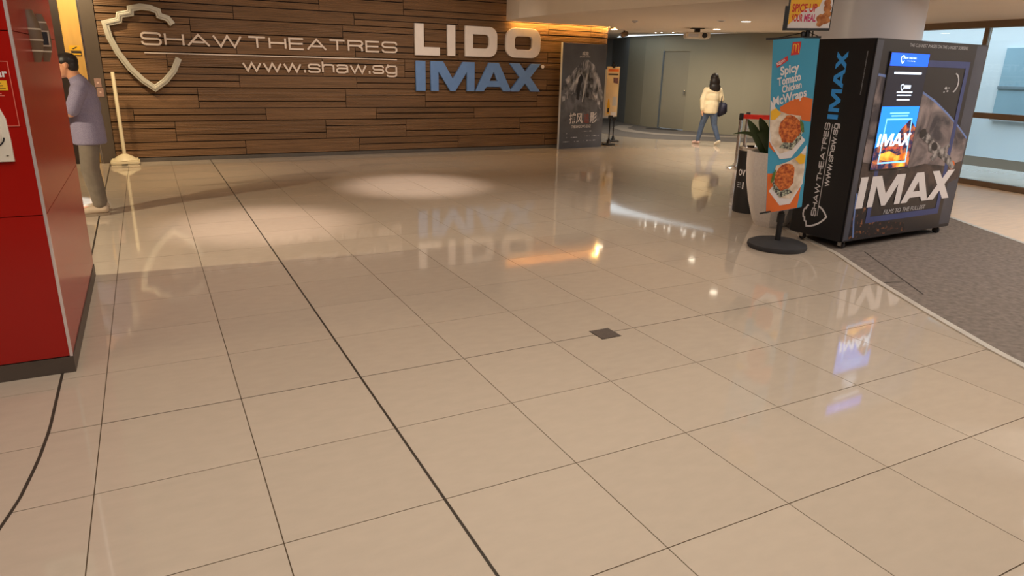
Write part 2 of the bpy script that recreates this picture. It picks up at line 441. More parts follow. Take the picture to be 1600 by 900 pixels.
# tiles left of the curved joint, laid off the grid
for j in range(-4, 17):
    y0, y1 = -0.107 + (j) * T, -0.107 + (j + 1) * T
    c, d = y0 + g, y1 - g
    if d > 9.28: d = 9.28
    if d <= c: continue
    ys = [c + (d - c) * k / 6 for k in range(7)]
    prism('tile', [(-2.4, c)] + [(curve_x(y) - 0.006, y) for y in ys] + [(-2.4, d)], -0.003, 0, M_TILE, floor)
prism('left_field', [(-9.9, -9.9), (-2.404, -9.9), (-2.404, 9.28), (-9.9, 9.28)], -0.003, 0, M_TILE, floor)
jb = bmesh.new()
ys = [-2.6 + 0.2 * k for k in range(60)]
ys = [y for y in ys if y < 9.27]
L_ = [jb.verts.new((curve_x(y) - 0.006, y, -0.0012)) for y in ys]; R_ = [jb.verts.new((curve_x(y) + 0.008, y, -0.0012)) for y in ys]
for k in range(len(ys) - 1): jb.faces.new((L_[k], R_[k], R_[k + 1], L_[k + 1]))
link('curved_joint', finish(jb), M_JOINT, floor)
box('joint_strip', -0.0055, 0.0055, -3, 9.28, -0.003, -0.0012, M_JOINT, floor)
box('joint_strip', -1.2, 4.6, -0.0032, 0.0032, -0.003, -0.0014, M_JOINT, floor)
# carpet beside the kiosk, its pale edge strips, pale timber floor up to the glass
edge = [(2.6, -4.2), (3.05, -2.7), (3.30, -2.05), (3.535, -1.449), (3.631, -1.218), (3.945, -0.594), (4.273, 0.012), (4.746, 0.789), (5.0, 1.40), (5.35, 2.2)]
edge2 = [(5.7, -4.2), (6.2, -2.0), (6.6, -0.55), (6.969, 0.306), (7.153, 0.654), (7.358, 1.041), (7.563, 1.405), (7.75, 1.75)]
struct(prism('floor_carpet', edge + [(6.6, 2.2)] + edge2[::-1], -0.002, 0.006, M_CARPET))
def strip(pts, wd, z0, z1):
    bm = bmesh.new(); o = ribbon(pts, wd)[0]; n = len(pts)
    for k in range(n - 1):
        add_prism(bm, [o[k], o[k + 1], o[2 * n - 2 - k], o[2 * n - 1 - k]], z0, z1)
    return finish(bm)
struct(link('trim_1', strip(edge, 0.05, 0.0, 0.009), M_STRIP))
struct(link('trim_2', strip(edge2, 0.05, 0.0, 0.009), M_STRIP))
struct(prism('floor_timber', edge2 + [(8.2, 2.3), (9.4, 3.4), (10.75, 4.4), (10.4, 2.1), (10.1, -1), (9.8, -4.2)], -0.002, 0.007, M_PALEFLOOR))
for k, pts in enumerate(([(5.056, 0.72), (4.692, 0.209), (4.3, -0.343)], [(4.465, -0.074), (4.369, -0.034), (4.3, -0.02)])):
    link('carpet_seam', strip(pts, 0.012, 0.004, 0.0068), M_JOINT, floor)
# dark carpet in front of the grey hoarding
dk = [(8.45, 12.6), (9.2, 12.5), (9.757, 12.285), (9.70, 11.219), (9.95, 10.5), (10.574, 9.884), (11.126, 9.55), (11.728, 9.14), (12.6, 8.6), (14.2, 8.0), (14.6, 9), (13.4, 17.3), (8.45, 17.3)]
struct(prism('floor_dark', dk, -0.002, 0.004, M_CARPET2))
ring = [(13.2, 9.9), (12.5, 10.25), (11.74, 10.72), (11.1, 11.35), (10.88, 12.2), (11.2, 13.19), (11.97, 13.9)]
link('ring_band', strip(ring, 0.42, 0.003, 0.0055), M_RING, floor)
# floor box cover
fb = thing('floor_box', 'small dark grey square floor cover let into the beige tiles', 'floor box', (1.571, -0.012, 0))
box('cover', -0.070, 0.070, -0.072, 0.072, -0.001, 0.003, pmat('floor_box_grey', srgb(92, 82, 76), rough=0.45, noise_scale=60, noise_amt=0.25), fb)
box('frame', -0.073, 0.073, -0.075, 0.075, -0.001, 0.0015, M_JOINT, fb)

# ---- timber wall
WY = 9.29
wall = struct(box('wall_back', -1.37, 7.45, WY, WY + 0.2, 0, 3.2, M_BACK))
plank_me = unit_box().copy(); plank_me.materials.append(M_WOOD)
GAP = 0.008
def plank(x0, x1, z0, z1):
    x0 = max(x0, -1.37); x1 = min(x1, 7.45)
    if x1 - x0 < 0.03: return
    t = random.uniform(0.020, 0.026)
    scaled('plank', x0 + GAP * .6, x1 - GAP * .6, WY - t, WY, z0 + GAP, z1 - GAP, plank_me, wall)
XC, RC = 7.45, 0.80
def curved_plank(a0, a1, z0, z1):
    bm = bmesh.new(); n = 7; t = random.uniform(0.016, 0.024); fa, ba = [], []
    for k in range(n + 1):
        a = a0 + (a1 - a0) * k / n
        for (r_, lst) in ((RC + t, fa), (RC, ba)):
            x, y = XC + r_ * math.sin(a), WY + RC - r_ * math.cos(a)
            lst.append((bm.verts.new((x, y, z0 + GAP)), bm.verts.new((x, y, z1 - GAP))))
    for k in range(n):
        bm.faces.new((fa[k][0], fa[k + 1][0], fa[k + 1][1], fa[k][1])); bm.faces.new((ba[k][1], ba[k + 1][1], ba[k + 1][0], ba[k][0]))
        bm.faces.new((fa[k][1], fa[k + 1][1], ba[k + 1][1], ba[k][1])); bm.faces.new((ba[k][0], ba[k + 1][0], fa[k + 1][0], fa[k][0]))
    for k in (0, n): bm.faces.new((fa[k][0], fa[k][1], ba[k][1], ba[k][0]))
    link('plank', finish(bm), M_WOOD, wall)
zb = [0.067, 0.307]
courses = [('B', 0.067, 0.307, [0.58, 2.54, 4.50, 6.45], 'd')]
tabs = {0: [-0.47, 1.95, 3.44, 5.86, 7.35], 1: [-0.08, 2.33, 3.83, 6.24]}
tb = {0: [-1.04, 0.95, 2.88, 4.84, 6.79], 1: [0.575, 2.54, 4.50, 6.45]}
z = 0.307
for k in range(6):
    courses.append(('A', z, z + 0.325, tabs[k % 2], 'n')); z += 0.325
    if z > 3.15: break
    courses.append(('B', z, z + 0.205, tb[0] if k == 0 else tb[1], 's' if k == 0 else 'd')); z += 0.205
for kind, z0, z1, js, st in courses:
    z1 = min(z1, 3.19)
    if z1 - z0 < 0.05: continue
    xs = [-1.4] + js + [7.45]
    flag = st in ('d', 'n')
    for a, b in zip(xs, xs[1:]):
        if b > a:
            if kind == 'A':
                zm = z1 - (z1 - z0) / 3 if flag else z0 + (z1 - z0) / 3
                plank(a, b, z0, zm); plank(a, b, zm, z1)
            elif flag:
                zm = (z0 + z1) / 2; plank(a, b, z0, zm); plank(a, b, zm, z1)
            else:
                plank(a, b, z0, z1)
        flag = not flag
    zm = z0 + (z1 - z0) * (0.5 if kind == 'B' else 0.66)
    curved_plank(0.004, 1.05, z0, zm); curved_plank(0.004, 1.05, zm, z1)
    curved_plank(1.06, 1.9, z0, z1)
# rounded end of the wall behind its planks
pts = [(XC, WY + 0.001)] + [(XC + (RC - 0.002) * math.sin(a), WY + RC - (RC - 0.002) * math.cos(a)) for a in [k * 0.1 for k in range(20)]] + [(XC, WY + 1.2)]
prism('rounded_end', pts, 0, 3.2, M_BACK, wall)
base = struct(box('baseboard_back', -1.37, 7.45, WY - 0.03, WY, 0, 0.062, M_BASE))
bo = ribbon([(XC + (RC + 0.012) * math.sin(a), WY + RC - (RC + 0.012) * math.cos(a)) for a in [k * 0.1 for k in range(20)]], 0.03)[0]
prism('baseboard_curve', bo, 0, 0.062, M_BASE, base)

# ---- lift doorway at the left end of the timber wall
door = struct(box('door_1', -1.83, -1.565, 9.42, 9.46, 0.0, 3.2, M_GOLD))
box('door_edge', -1.98, -1.83, 9.33, 9.46, 0, 3.2, M_DARKBR, door)
box('steel_trim', -1.566, -1.553, 9.235, 9.46, 0, 3.2, M_STEEL, door)
box('steel_trim', -1.585, -1.575, 9.30, 9.46, 0, 3.2, M_STEEL, door)
box('jamb', -1.553, -1.37, 9.24, 9.49, 0, 3.2, M_TAUPE, door)
struct(box('wall_left_return', -9.9, -1.98, 9.29, 9.5, 0, 3.2, M_TAUPE))
cs = thing('caution_sticker', 'yellow and black caution sticker on the golden lift door', 'sticker', (-1.70, 9.419, 1.66))
box('yellow_plate', -0.075, 0.07, -0.004, 0, 0.02, 0.09, M_PRYEL, cs)
poly('pictogram', [(-0.045, 0.045), (-0.015, 0.055), (0.02, 0.075), (0.035, 0.07), (0.0, 0.045), (-0.02, 0.035)], M_INK, frame((0, 0, 0), (1, 0, 0), (0, 0, 1)), 0.006, cs)
box('black_plate', -0.055, 0.08, -0.004, 0, -0.06, 0.012, M_PRDARK, cs)
poly('yellow_band', [(-0.045, -0.045), (0.07, -0.045), (0.07, -0.022), (-0.045, -0.022)], M_PRYEL, frame((0, 0, 0), (1, 0, 0), (0, 0, 1)), 0.006, cs)
for k, (z0, lab) in enumerate(((1.155, 'upper of the two small pinkish steel plates beside the lift door'), (1.015, 'lower of the two small pinkish steel plates beside the lift door'))):
    cp = thing('call_plate', lab, 'call plate', (-1.46 + 0.015 * k, 9.239, z0), group='plates on the lift jamb')
    box('plate', -0.045, 0.045, -0.006, 0, 0, 0.128, pmat('pink_steel', srgb(186, 150, 138), rough=0.35, metal=0.4, noise_scale=8), cp, 0.002)
    box('symbol', -0.012, 0.012, -0.008, -0.006, 0.05, 0.078, pmat('pale_symbol', srgb(226, 190, 176), rough=0.4), cp)

# ---- ceilings
struct(box('ceiling', -10, 10.9, -10, 9.5, 3.2, 3.3, M_CEIL))
near_edge = [(5.45, 9.13), (5.28, 8.3), (5.24, 7.0), (5.28, 6.2), (5.45, 5.3), (5.62, 4.0), (5.95, 2.6), (6.8, 1.3), (8.2, 0.3), (10.4, -0.2)]
lip = [(XC + (RC + 0.19) * math.sin(a), WY + RC - (RC + 0.19) * math.cos(a)) for a in [k * 0.1 for k in range(17)]]
ceil_pts = near_edge + [(10.7, 2.1), (10.9, 4.6), (12.0, 5.8), (11.6, 7.0), (11.35, 7.37), (10.76, 8.2), (10.22, 9.19), (9.63, 10.26), (9.41, 10.82), (9.34, 11.18), (8.9, 12.0)] + lip[::-1]
struct(prism('ceiling_low', ceil_pts[::-1], 2.43, 2.46, M_CEIL))
fas = strip([near_edge[k] for k in range(len(near_edge))], 0.03, 2.432, 3.2)
struct(link('ceiling_fascia', fas, M_CEIL))
struct(prism('ceiling_far', [(8.3, 9.0), (11.0, 6.8), (12.0, 5.8), (14.6, 7.0), (14.6, 17.4), (8.3, 17.4)], 2.56, 2.62, M_CEIL))
# warm cove strip behind the lip of the low ceiling
M_LED = emit_mat('warm_led', (1.0, 0.55, 0.13), 85.0)
led = thing('cove_light', 'warm amber light strip glowing between ceiling and timber wall', 'light strip', (0, 0, 0))
cove = [(5.62, WY - 0.10), (6.4, WY - 0.10), (XC, WY - 0.10)] + [(XC + (RC + 0.10) * math.sin(a), WY + RC - (RC + 0.10) * math.cos(a)) for a in [k * 0.1 for k in range(1, 14)]]
link('diffuser', strip(cove, 0.03, 2.472, 2.484), M_LED, led)
link('carrier', strip(cove, 0.06, 2.486, 2.50), M_WHITEP, led)
dl_end = thing('recessed_lamp', 'bright warm round lamp at the rounded end of the timber wall', 'ceiling lamp', (8.35, 9.72, 2.43))
lathe('lens', [(0.055, -0.008), (0.07, -0.004), (0.07, 0)], emit_mat('warm_lamp', (1.0, 0.86, 0.62), 14), dl_end)
lathe('rim', [(0.085, -0.003), (0.085, 0)], M_WHITEP, dl_end)
# glowing wedge standing in for the cold-lit raised slot before the hoarding, and the star lamps along it
slot = thing('slot_glow', 'cold white glow standing in for the lit ceiling slot above the grey hoarding', 'light strip')
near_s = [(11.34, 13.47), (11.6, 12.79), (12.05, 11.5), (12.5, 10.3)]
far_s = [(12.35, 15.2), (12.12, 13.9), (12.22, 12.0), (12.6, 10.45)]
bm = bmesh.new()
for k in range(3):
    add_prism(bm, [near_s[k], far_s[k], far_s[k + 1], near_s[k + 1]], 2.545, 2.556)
link('diffuser', finish(bm), emit_mat('cold_soffit_glow', (0.78, 0.92, 1.0), 1.5), slot)  # outline of the lit soffit, its glow put into the material
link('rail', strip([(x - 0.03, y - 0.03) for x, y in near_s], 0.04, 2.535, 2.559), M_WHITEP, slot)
random.seed(3)
for k in range(14):
    t = (k + random.uniform(-.3, .3)) / 13
    st = thing('star_lamp', 'tiny star lamp in the ceiling slot above the dark carpet', 'ceiling lamp', (11.3 + 0.45 * t + random.uniform(-.1, .25), 12.1 - 2.1 * t, 2.559), group='star lamps in the ceiling slot')
    lathe('lens', [(0.006, -0.012), (0.02, -0.008), (0.02, 0)], emit_mat('star_lamp_glow', (1, 0.95, 0.85), 16), st, seg=10)
    lathe('rim', [(0.028, -0.004), (0.028, 0)], M_WHITEP, st, seg=10)

# ---- grey hoarding across the hall
hp = [(8.7, 17.2), (13.05, 16.4), (12.5, 14.75), (12.36, 13.75), (12.39, 12.95), (12.61, 12.1), (13.03, 10.456), (13.4, 9.4), (14.1, 7.9), (14.3, 7.2)]
def wall_seg(name, a, b, z0, z1, mat, th=0.08, parent=None, off=0.0):
    a = Vector((*a, 0)); b = Vector((*b, 0)); d = (b - a).normalized(); n = Vector((-d.y, d.x, 0))
    if n.dot(Vector((-0.84, -3.3, 0)) - a) < 0: n = -n
    bm = bmesh.new()
    add_prism(bm, [(a + n * off)[:2], (b + n * off)[:2], (b - n * th)[:2], (a - n * th)[:2]], z0, z1)
    return link(name, finish(bm), mat, parent)
hoard = struct(wall_seg('wall_hoarding', hp[0], hp[1], 0.0, 2.56, M_HOARDB))
for k in range(1, len(hp) - 1):
    if k == 4:
        wall_seg('panel', hp[k], hp[k + 1], 2.13, 2.56, M_HOARD, 0.08, hoard); continue
    wall_seg('panel', hp[k], hp[k + 1], 0.0, 2.56, M_HOARDB if k == 1 else M_HOARD, 0.08, hoard)
d2 = struct(wall_seg('door_2', (12.393, 12.94), (12.605, 12.115), 0.02, 2.135, pmat('grey_door', srgb(140, 132, 114), rough=0.6, noise_scale=1.5, noise_amt=0.04), 0.05, None, -0.025))
wall_seg('steel_edge', (12.388, 12.962), (12.398, 12.922), 0.0, 2.14, pmat('dull_steel', srgb(170, 180, 190), rough=0.4, metal=0.9, noise_scale=3), 0.02, d2, 0.012)
lathe('door_handle', [(0.018, 0), (0.022, 0.02), (0.022, 0.1), (0.018, 0.12)], M_STEEL, d2, seg=10, loc=(12.56, 12.14, 0.98))
mat_o = tag(lathe('door_mat', [(0.50, 0.004), (0.50, 0.008), (0.47, 0.015)], pmat('door_mat_dark', srgb(52, 49, 47), rough=0.95, noise_scale=40, noise_amt=0.3), None, 28, (0, 0, 0), True, 0, 1.0, 0.45), 'dark oval door mat in front of the grey hoarding door', 'door mat')
mat_o.location = (12.22, 12.55, 0); mat_o.rotation_euler = (0, 0, -1.1)

struct(box('wall_block_left', 8.2, 8.3, 10.9, 17.3, 0, 2.6, M_HOARDB))  # unseen walls here and below, added to keep blue outside light off the hoarding
struct(wall_seg('wall_block_right', (14.3, 7.2), (12.0, 5.65), 0, 2.6, M_HOARD)); struct(wall_seg('wall_block_return', (12.0, 5.65), (10.77, 5.15), 0, 2.6, M_HOARD))
# ---- round column, glass front, world outside
col = struct(lathe('wall_column', [(0.60, 0.0), (0.60, 2.43)], pmat('column_paint', srgb(214, 212, 218), rough=0.35, noise_scale=2, noise_amt=0.03), None, 64, (6.79, 2.42, 0)))
a_ = math.atan2(-3.31 - 2.42, -0.84 - 6.79) - 1.18
tube('column_seam', [(6.79 + 0.60 * math.cos(a_), 2.42 + 0.60 * math.sin(a_), z) for z in (0.0, 2.43)], 0.012, M_BLACK, col, 6)
lathe('column_skirting', [(0.615, 0.0), (0.615, 0.1), (0.602, 0.11)], M_STEEL, col, 64, (6.79, 2.42, 0))
M_BRONZE = pmat('bronze_frame', srgb(132, 110, 88), rough=0.4, metal=0.3, noise_scale=6, noise_amt=0.06)
g0, g1 = Vector((10.30, 0.2, 0)), Vector((10.76, 5.1, 0)); gd = (g1 - g0).normalized(); L = (g1 - g0).length
gm = frame(g0, gd, (0, 0, 1))
def gbar(name, s0, s1, z0, z1, dep=0.08, mat=M_BRONZE, parent=None):
    return box(name, s0, s1, z0, z1, -dep / 2, dep / 2, mat, parent, 0, gm)
win = struct(gbar('window_1', 0, L, 0.0, 0.09))
gbar('head_rail', 0, L, 2.33, 2.43, 0.12, M_BRONZE, win); gbar('mid_rail', 0, L, 1.02, 1.105, 0.07, M_BRONZE, win)
mul = [0.02, 1.45, 2.99, 4.55]
for s in mul: gbar('mullion', s - 0.035, s + 0.035, 0.09, 2.33, 0.07, M_BRONZE, win)
for a, b in zip(mul, mul[1:]):
    for z0, z1 in ((0.09, 1.02), (1.105, 2.33)): gbar('pane', a + 0.035, b - 0.035, z0, z1, 0.008, M_GLASS, win)
struct(box('ground_outside', 10.8, 40, -20, 30, -0.7, -0.62, pmat('pale_paving', srgb(200, 205, 208), rough=0.7, noise_scale=1, coords='World')))
fac = tag(box('building', 16.0, 17, -2, 14, -0.62, 6, pmat('pale_facade', srgb(226, 238, 244), rough=0.7, noise_scale=0.7, noise_amt=0.03, coords='World')), 'pale blue building front seen through the glass behind the kiosk', 'building')
M_OUTGL = pmat('street_window', srgb(150, 184, 200), rough=0.25, noise_scale=0.8, noise_amt=0.15, coords='World')
for z0, z1, y0, y1 in ((0.78, 2.25, 2.6, 5.75), (2.9, 4.4, 2.6, 8.5)):
    o = box('window_panel', 15.94, 16.01, y0, y1, z0, z1, M_OUTGL, fac)
    box('window_bar', 15.9, 15.95, y0, y1, z0 + 0.42 * (z1 - z0), z0 + 0.46 * (z1 - z0), pmat('grey_bar', srgb(120, 140, 150), rough=0.5), o)
    box('window_sill', 15.88, 16.0, y0, y1, z0 - 0.06, z0, pmat('pale_sill', srgb(170, 176, 178), rough=0.5), o)
kerb = tag(box('parapet', 14.6, 15.0, 1.0, 5.45, -0.62, -0.24, pmat('dark_parapet', srgb(96, 112, 124), rough=0.6, noise_scale=3)), 'low dark grey parapet outside the glass front', 'parapet')
box('coping', 14.56, 15.04, 0.98, 5.47, -0.24, -0.2, pmat('parapet_coping', srgb(110, 126, 138), rough=0.6), kerb)
wc = thing('street_cabinet', 'white street cabinet with a mauve front outside the glass', 'cabinet', (13.6, 3.85, -0.62))
box('body', -0.2, 0.2, -0.5, 0.5, 0, 0.52, pmat('cabinet_white', srgb(238, 238, 240), rough=0.5), wc, 0.02)
box('front_panel', -0.21, -0.19, -0.36, 0.42, 0.05, 0.42, pmat('cabinet_mauve', srgb(150, 128, 136), rough=0.5), wc, 0.008)
# closing walls behind the camera and to the side
M_PLAIN = pmat('plain_wall', srgb(196, 182, 164), rough=0.8, noise_scale=2, coords='World')
struct(box('wall_left', -10, -9.9, -10, 9.5, 0, 3.2, M_PLAIN))
struct(box('wall_rear', -10, 12, -10, -9.9, 0, 3.2, M_PLAIN))
struct(box('wall_right', 10.25, 10.35, -9.9, 0.2, 0, 3.2, M_PLAIN))

# ================================================================== RED PILLAR
px0, py0, py1 = -1.348, 0.69, 2.60
pil = thing('red_pillar', 'glossy red clad pillar block with dark plinth at the left edge', 'pillar', (-2.3, 1.6, 0))
def P(x, y, z): return (x + 2.3, y - 1.6, z)
def pbox(name, x0, x1, y0, y1, z0, z1, mat, bevel=0.0, par=pil):
    return box(name, x0 + 2.3, x1 + 2.3, y0 - 1.6, y1 - 1.6, z0, z1, mat, par, bevel)
pbox('core', -3.2, px0 - 0.012, py0 + 0.012, py1 - 0.012, 0.09, 3.2, M_REDDK)
pbox('plinth', -3.2, px0 + 0.004, py0 - 0.004, py1 + 0.004, 0.0, 0.088, M_PLINTH)
zz = [0.092, 0.846, 1.70, 2.55, 3.2]
for a, b in zip(zz, zz[1:]):
    pbox('front_panel', -3.2, px0 - 0.010, py0, py0 + 0.012, a + 0.002, b - 0.002, M_RED)
    pbox('side_panel', px0 - 0.012, px0, py0 + 0.010, py1, a + 0.002, b - 0.002, M_RED)
pbox('corner_trim', px0 - 0.0115, px0 + 0.0015, py0 - 0.0015, py0 + 0.0115, 0.09, 3.2, M_EDGE)
# two lens-shaped fins on the side face
for k, (yc, top, lab) in enumerate(((1.33, 1.82, 'nearer of two brown lens-shaped fins fixed to the red pillar side'), (1.75, 1.82, 'farther brown lens-shaped fin with a framed inset on the red pillar side'))):
    f = thing('lens_fin', lab, 'wall fixture', (px0, yc, 1.56), group='fins on the red pillar')
    pr = [(0.054 * math.sin(PI * (0.13 + 0.74 * i / 14)) ** 0.75, 0.265 * i / 14) for i in range(15)]
    lathe('body', pr, M_FIN, f, 20)
    for zz_ in ((0.055, 0.11, 0.165) if k == 0 else (0.055, 0.215)):
        r_ = 0.0555 * math.sin(PI * (0.13 + 0.74 * (zz_ + 0.004) / 0.265)) ** 0.75
        lathe('stripe', [(r_, zz_), (r_, zz_ + 0.008)], M_FINL, f, 20)
    if k == 1:
        mt = frame((0.012, -0.058, 0.0), (1, 0.12, 0), (0, 0, 1))
        place('inset', curve_mesh([[(-0.042, 0.09), (0.036, 0.09), (0.036, 0.17), (-0.042, 0.17)]], 0.006), M_INK, mt, 0, 0, -0.004, f)
        place('inset_frame', curve_mesh(ribbon([(-0.042, 0.09), (0.036, 0.09), (0.036, 0.17), (-0.042, 0.17)], 0.008, True), 0.006), M_FINL, mt, 0, 0, -0.001, f)
# leaflet print and dispenser on the front face
FM = frame((0, py0 - 0.001, 0), (1, 0, 0), (0, 0, 1))
lf = tag(box('leaflet_poster', -1.62, -1.383, py0 - 0.004, py0 - 0.001, 1.274, 1.569, M_RED), 'red poster with a thin pink outline on the red pillar front', 'poster')
place('outline', curve_mesh(ribbon([(-1.617, 1.277), (-1.386, 1.277), (-1.386, 1.566), (-1.617, 1.566)], 0.003, True), 0.001), M_PINKLINE, FM, 0, 0, 0.0035, lf)
place('title', text_mesh('ar', None, 0.026, 0, 0.03), M_PRWHITE, FM, -1.437, 1.496, 0.0045, lf)
poly('yellow_box', [(-1.60, 1.438), (-1.402, 1.438), (-1.402, 1.482), (-1.60, 1.482)], M_PRYEL, FM, 0.0045, lf)
for k in range(3):
    poly('text_line', [(-1.59, 1.446 + 0.011 * k), (-1.41 - 0.008 * k, 1.446 + 0.011 * k), (-1.41 - 0.008 * k, 1.449 + 0.011 * k), (-1.59, 1.449 + 0.011 * k)], M_INK, FM, 0.0055, lf)
for k in range(3):
    poly('small_line', [(-1.59, 1.412 + 0.009 * k), (-1.42 - 0.01 * k, 1.412 + 0.009 * k), (-1.42 - 0.01 * k, 1.4155 + 0.009 * k), (-1.59, 1.4155 + 0.009 * k)], M_PINKLINE, FM, 0.0045, lf)
dp = thing('wall_dispenser', 'white plastic wall dispenser on the front of the red pillar', 'dispenser', (-1.54, py0, 1.11))
mt = frame((0, -0.001, 0), (1, 0, 0), (0, 0, 1))
place('back_plate', curve_mesh([[(-0.12, 0.006), (0.108, 0.006), (0.108, 0.10), (0.104, 0.20), (0.088, 0.25), (0.055, 0.275), (-0.06, 0.275), (-0.12, 0.2)]], 0.012, 0.003), M_WHITEP, mt, 0, 0, 0.003, dp)
bm = bmesh.new()
prof = [(0.05, 0.075), (0.075, 0.10), (0.082, 0.18), (0.07, 0.235), (0.04, 0.262)]
add_lathe(bm, [(0.02, 0.055)] + prof + [(0.005, 0.27)], 24, (0, -0.016, 0), 0, 1.05, 0.7)
link('cover', finish(bm, True), M_WHITEP, dp)
ar = [(0.012 + 0.075 * math.cos(a), 0.115 + 0.05 * math.sin(a)) for a in [-1.55 + 0.13 * k for k in range(13)]]
place('curved_slot', curve_mesh(ribbon(ar, 0.006), 0.002), M_INK, mt, 0, 0, 0.018, dp)
lathe('screw', [(0.006, 0), (0.006, 0.004)], M_STEEL, dp, seg=8, loc=(0.088, -0.018, 0.03))

# ================================================================== CREAM SIGN POST
sp = thing('post_stand', 'cream plastic post on a moulded base before the timber wall', 'post', (-1.24, 9.02, 0))
bm = bmesh.new()
add_box(bm, -0.20, 0.20, -0.17, 0.17, 0.012, 0.085)
bmesh.ops.bevel(bm, geom=list(bm.edges), offset=0.02, segments=2, affect='EDGES')
link('base', finish(bm), M_CREAM, sp)
lathe('dome', [(0.165, 0.08), (0.15, 0.098), (0.11, 0.13), (0.06, 0.155), (0.04, 0.165)], M_CREAM, sp, 20)
box('foot_notch', -0.05, 0.03, -0.172, -0.168, 0.0125, 0.03, M_INK, sp)
box('foot', -0.19, 0.19, -0.16, 0.16, 0.0, 0.013, M_CREAM, sp)
lathe('pole', [(0.026, 0.15), (0.026, 1.375), (0.022, 1.385)], M_CREAM, sp, 14)

# ================================================================== WALL SIGNS
WM = frame((0, WY - 0.026, 0), (1, 0, 0), (0, 0, 1))
sg = thing('theatre_sign', 'thin pale lettering with an open metal shield on the timber wall', 'sign', (0, 0, 0))
def shield_paths():
    top = [(-1.245, 2.075), (-1.06, 2.125), (-1.04, 2.205), (-0.89, 2.235), (-0.885, 2.30), (-0.75, 2.335), (-0.62, 2.325), (-0.515, 2.285), (-0.505, 2.22), (-0.39, 2.185), (-0.335, 2.105)]
    left = [(-1.245, 2.075), (-1.215, 1.88), (-1.13, 1.66), (-1.0, 1.44), (-0.84, 1.26), (-0.69, 1.145)]
    right = [(-0.69, 1.145), (-0.53, 1.26), (-0.39, 1.42), (-0.305, 1.60)]
    return top, left, right
top, left, right = shield_paths()
path = top[::-1] + left[1:] + right[1:]
me = curve_mesh(ribbon(path, 0.075), 0.06, 0.008)
place('shield', me, M_EMBLEM, WM, 0, 0, 0.010, sg)
me = curve_mesh(ribbon(path, 0.022), 0.012, 0.004)
place('shield_ridge', me, M_EMBLEM, WM, 0, 0, 0.080, sg)
# a thin wide stroke alphabet
def arc(cx, cy, rx, ry, a0, a1, n=5):
    return [(cx + rx * math.cos(math.radians(a0 + (a1 - a0) * k / n)), cy + ry * math.sin(math.radians(a0 + (a1 - a0) * k / n))) for k in range(n + 1)]
S_UP = arc(.82, .8, .18, .2, 0, 90) + arc(.18, .76, .18, .24, 90, 270)[1:] if False else None
def s_path(wd, h):
    r = h * 0.22
    return ([(wd, h * .74)] + arc(wd - r, h - r, r, r, 20, 90, 3) + arc(r, h - r, r, r, 90, 180, 3) + arc(r, h * .5 + r, r, r, 180, 270, 3)
            + arc(wd - r, h * .5 - r, r, r, 90, 0, 3) + arc(wd - r, r, r, r, 0, -90, 3) + arc(r, r, r, r, -90, -160, 3) + [(0, h * .26)])
def glyph(ch):
    """(advance width, list of strokes) on a cap height of 1."""
    if ch == 'S': return 1.25, [s_path(1.25, 1)]
    if ch == 'H': return 1.22, [[(0, 0), (0, 1)], [(1.22, 0), (1.22, 1)], [(0.06, .52), (1.16, .52)]]
    if ch == 'A': return 1.5, [[(0, 0), (0.75, 1), (1.5, 0)], [(.34, .33), (1.16, .33)]]
    if ch == 'W': return 2.0, [[(0, 1), (.5, 0), (1.0, 1), (1.5, 0), (2.0, 1)]]
    if ch == 'T': return 1.25, [[(0, 1), (1.25, 1)], [(.625, .95), (.625, 0)]]
    if ch == 'E': return 1.1, [[(1.1, 1), (0, 1), (0, 0), (1.1, 0)], [(.05, .52), (1.05, .52)]]
    if ch == 'R': return 1.2, [[(0, 0), (0, 1.1)], [(.04, 1), (.95, 1)] + arc(.97, .77, .22, .23, 80, -80, 5) + [(.9, .54), (.04, .54)], [(.85, .5), (1.12, .34), (1.16, 0)]]
    if ch == 'w': return 1.15, [[(0, .72), (.29, 0), (.575, .72), (.86, 0), (1.15, .72)]]
    if ch == 's': return .78, [[(x * .72, y * .72) for x, y in s_path(1.08, 1)]]
    if ch == 'h': return .78, [[(0, 1.02), (0, 0)], [(.03, .55)] + arc(.22, .52, .2, .2, 140, 90, 3) + arc(.6, .54, .18, .18, 90, 0, 4) + [(.78, 0)]]
    if ch == 'a': return .82, [[(.04, .6)] + arc(.2, .54, .16, .18, 150, 90, 3) + arc(.6, .52, .2, .2, 90, 0, 4) + [(.8, 0)], [(.8, .4), (.2, .4)] + arc(.18, .2, .16, .2, 100, 260, 5) + [(.6, 0), (.78, .12)]]
    if ch == 'g': return .8, [[(.8, .72), (.8, -.1)] + arc(.6, -.12, .2, .18, 0, -90, 4) + [(.2, -.3), (.05, -.2)], [(.78, .72), (.2, .72)] + arc(.2, .38, .2, .34, 90, 270, 6) + [(.62, .04), (.78, .12)]]
    if ch == '.': return .12, [[(0, .06), (.12, .06)]]
    return .5, []
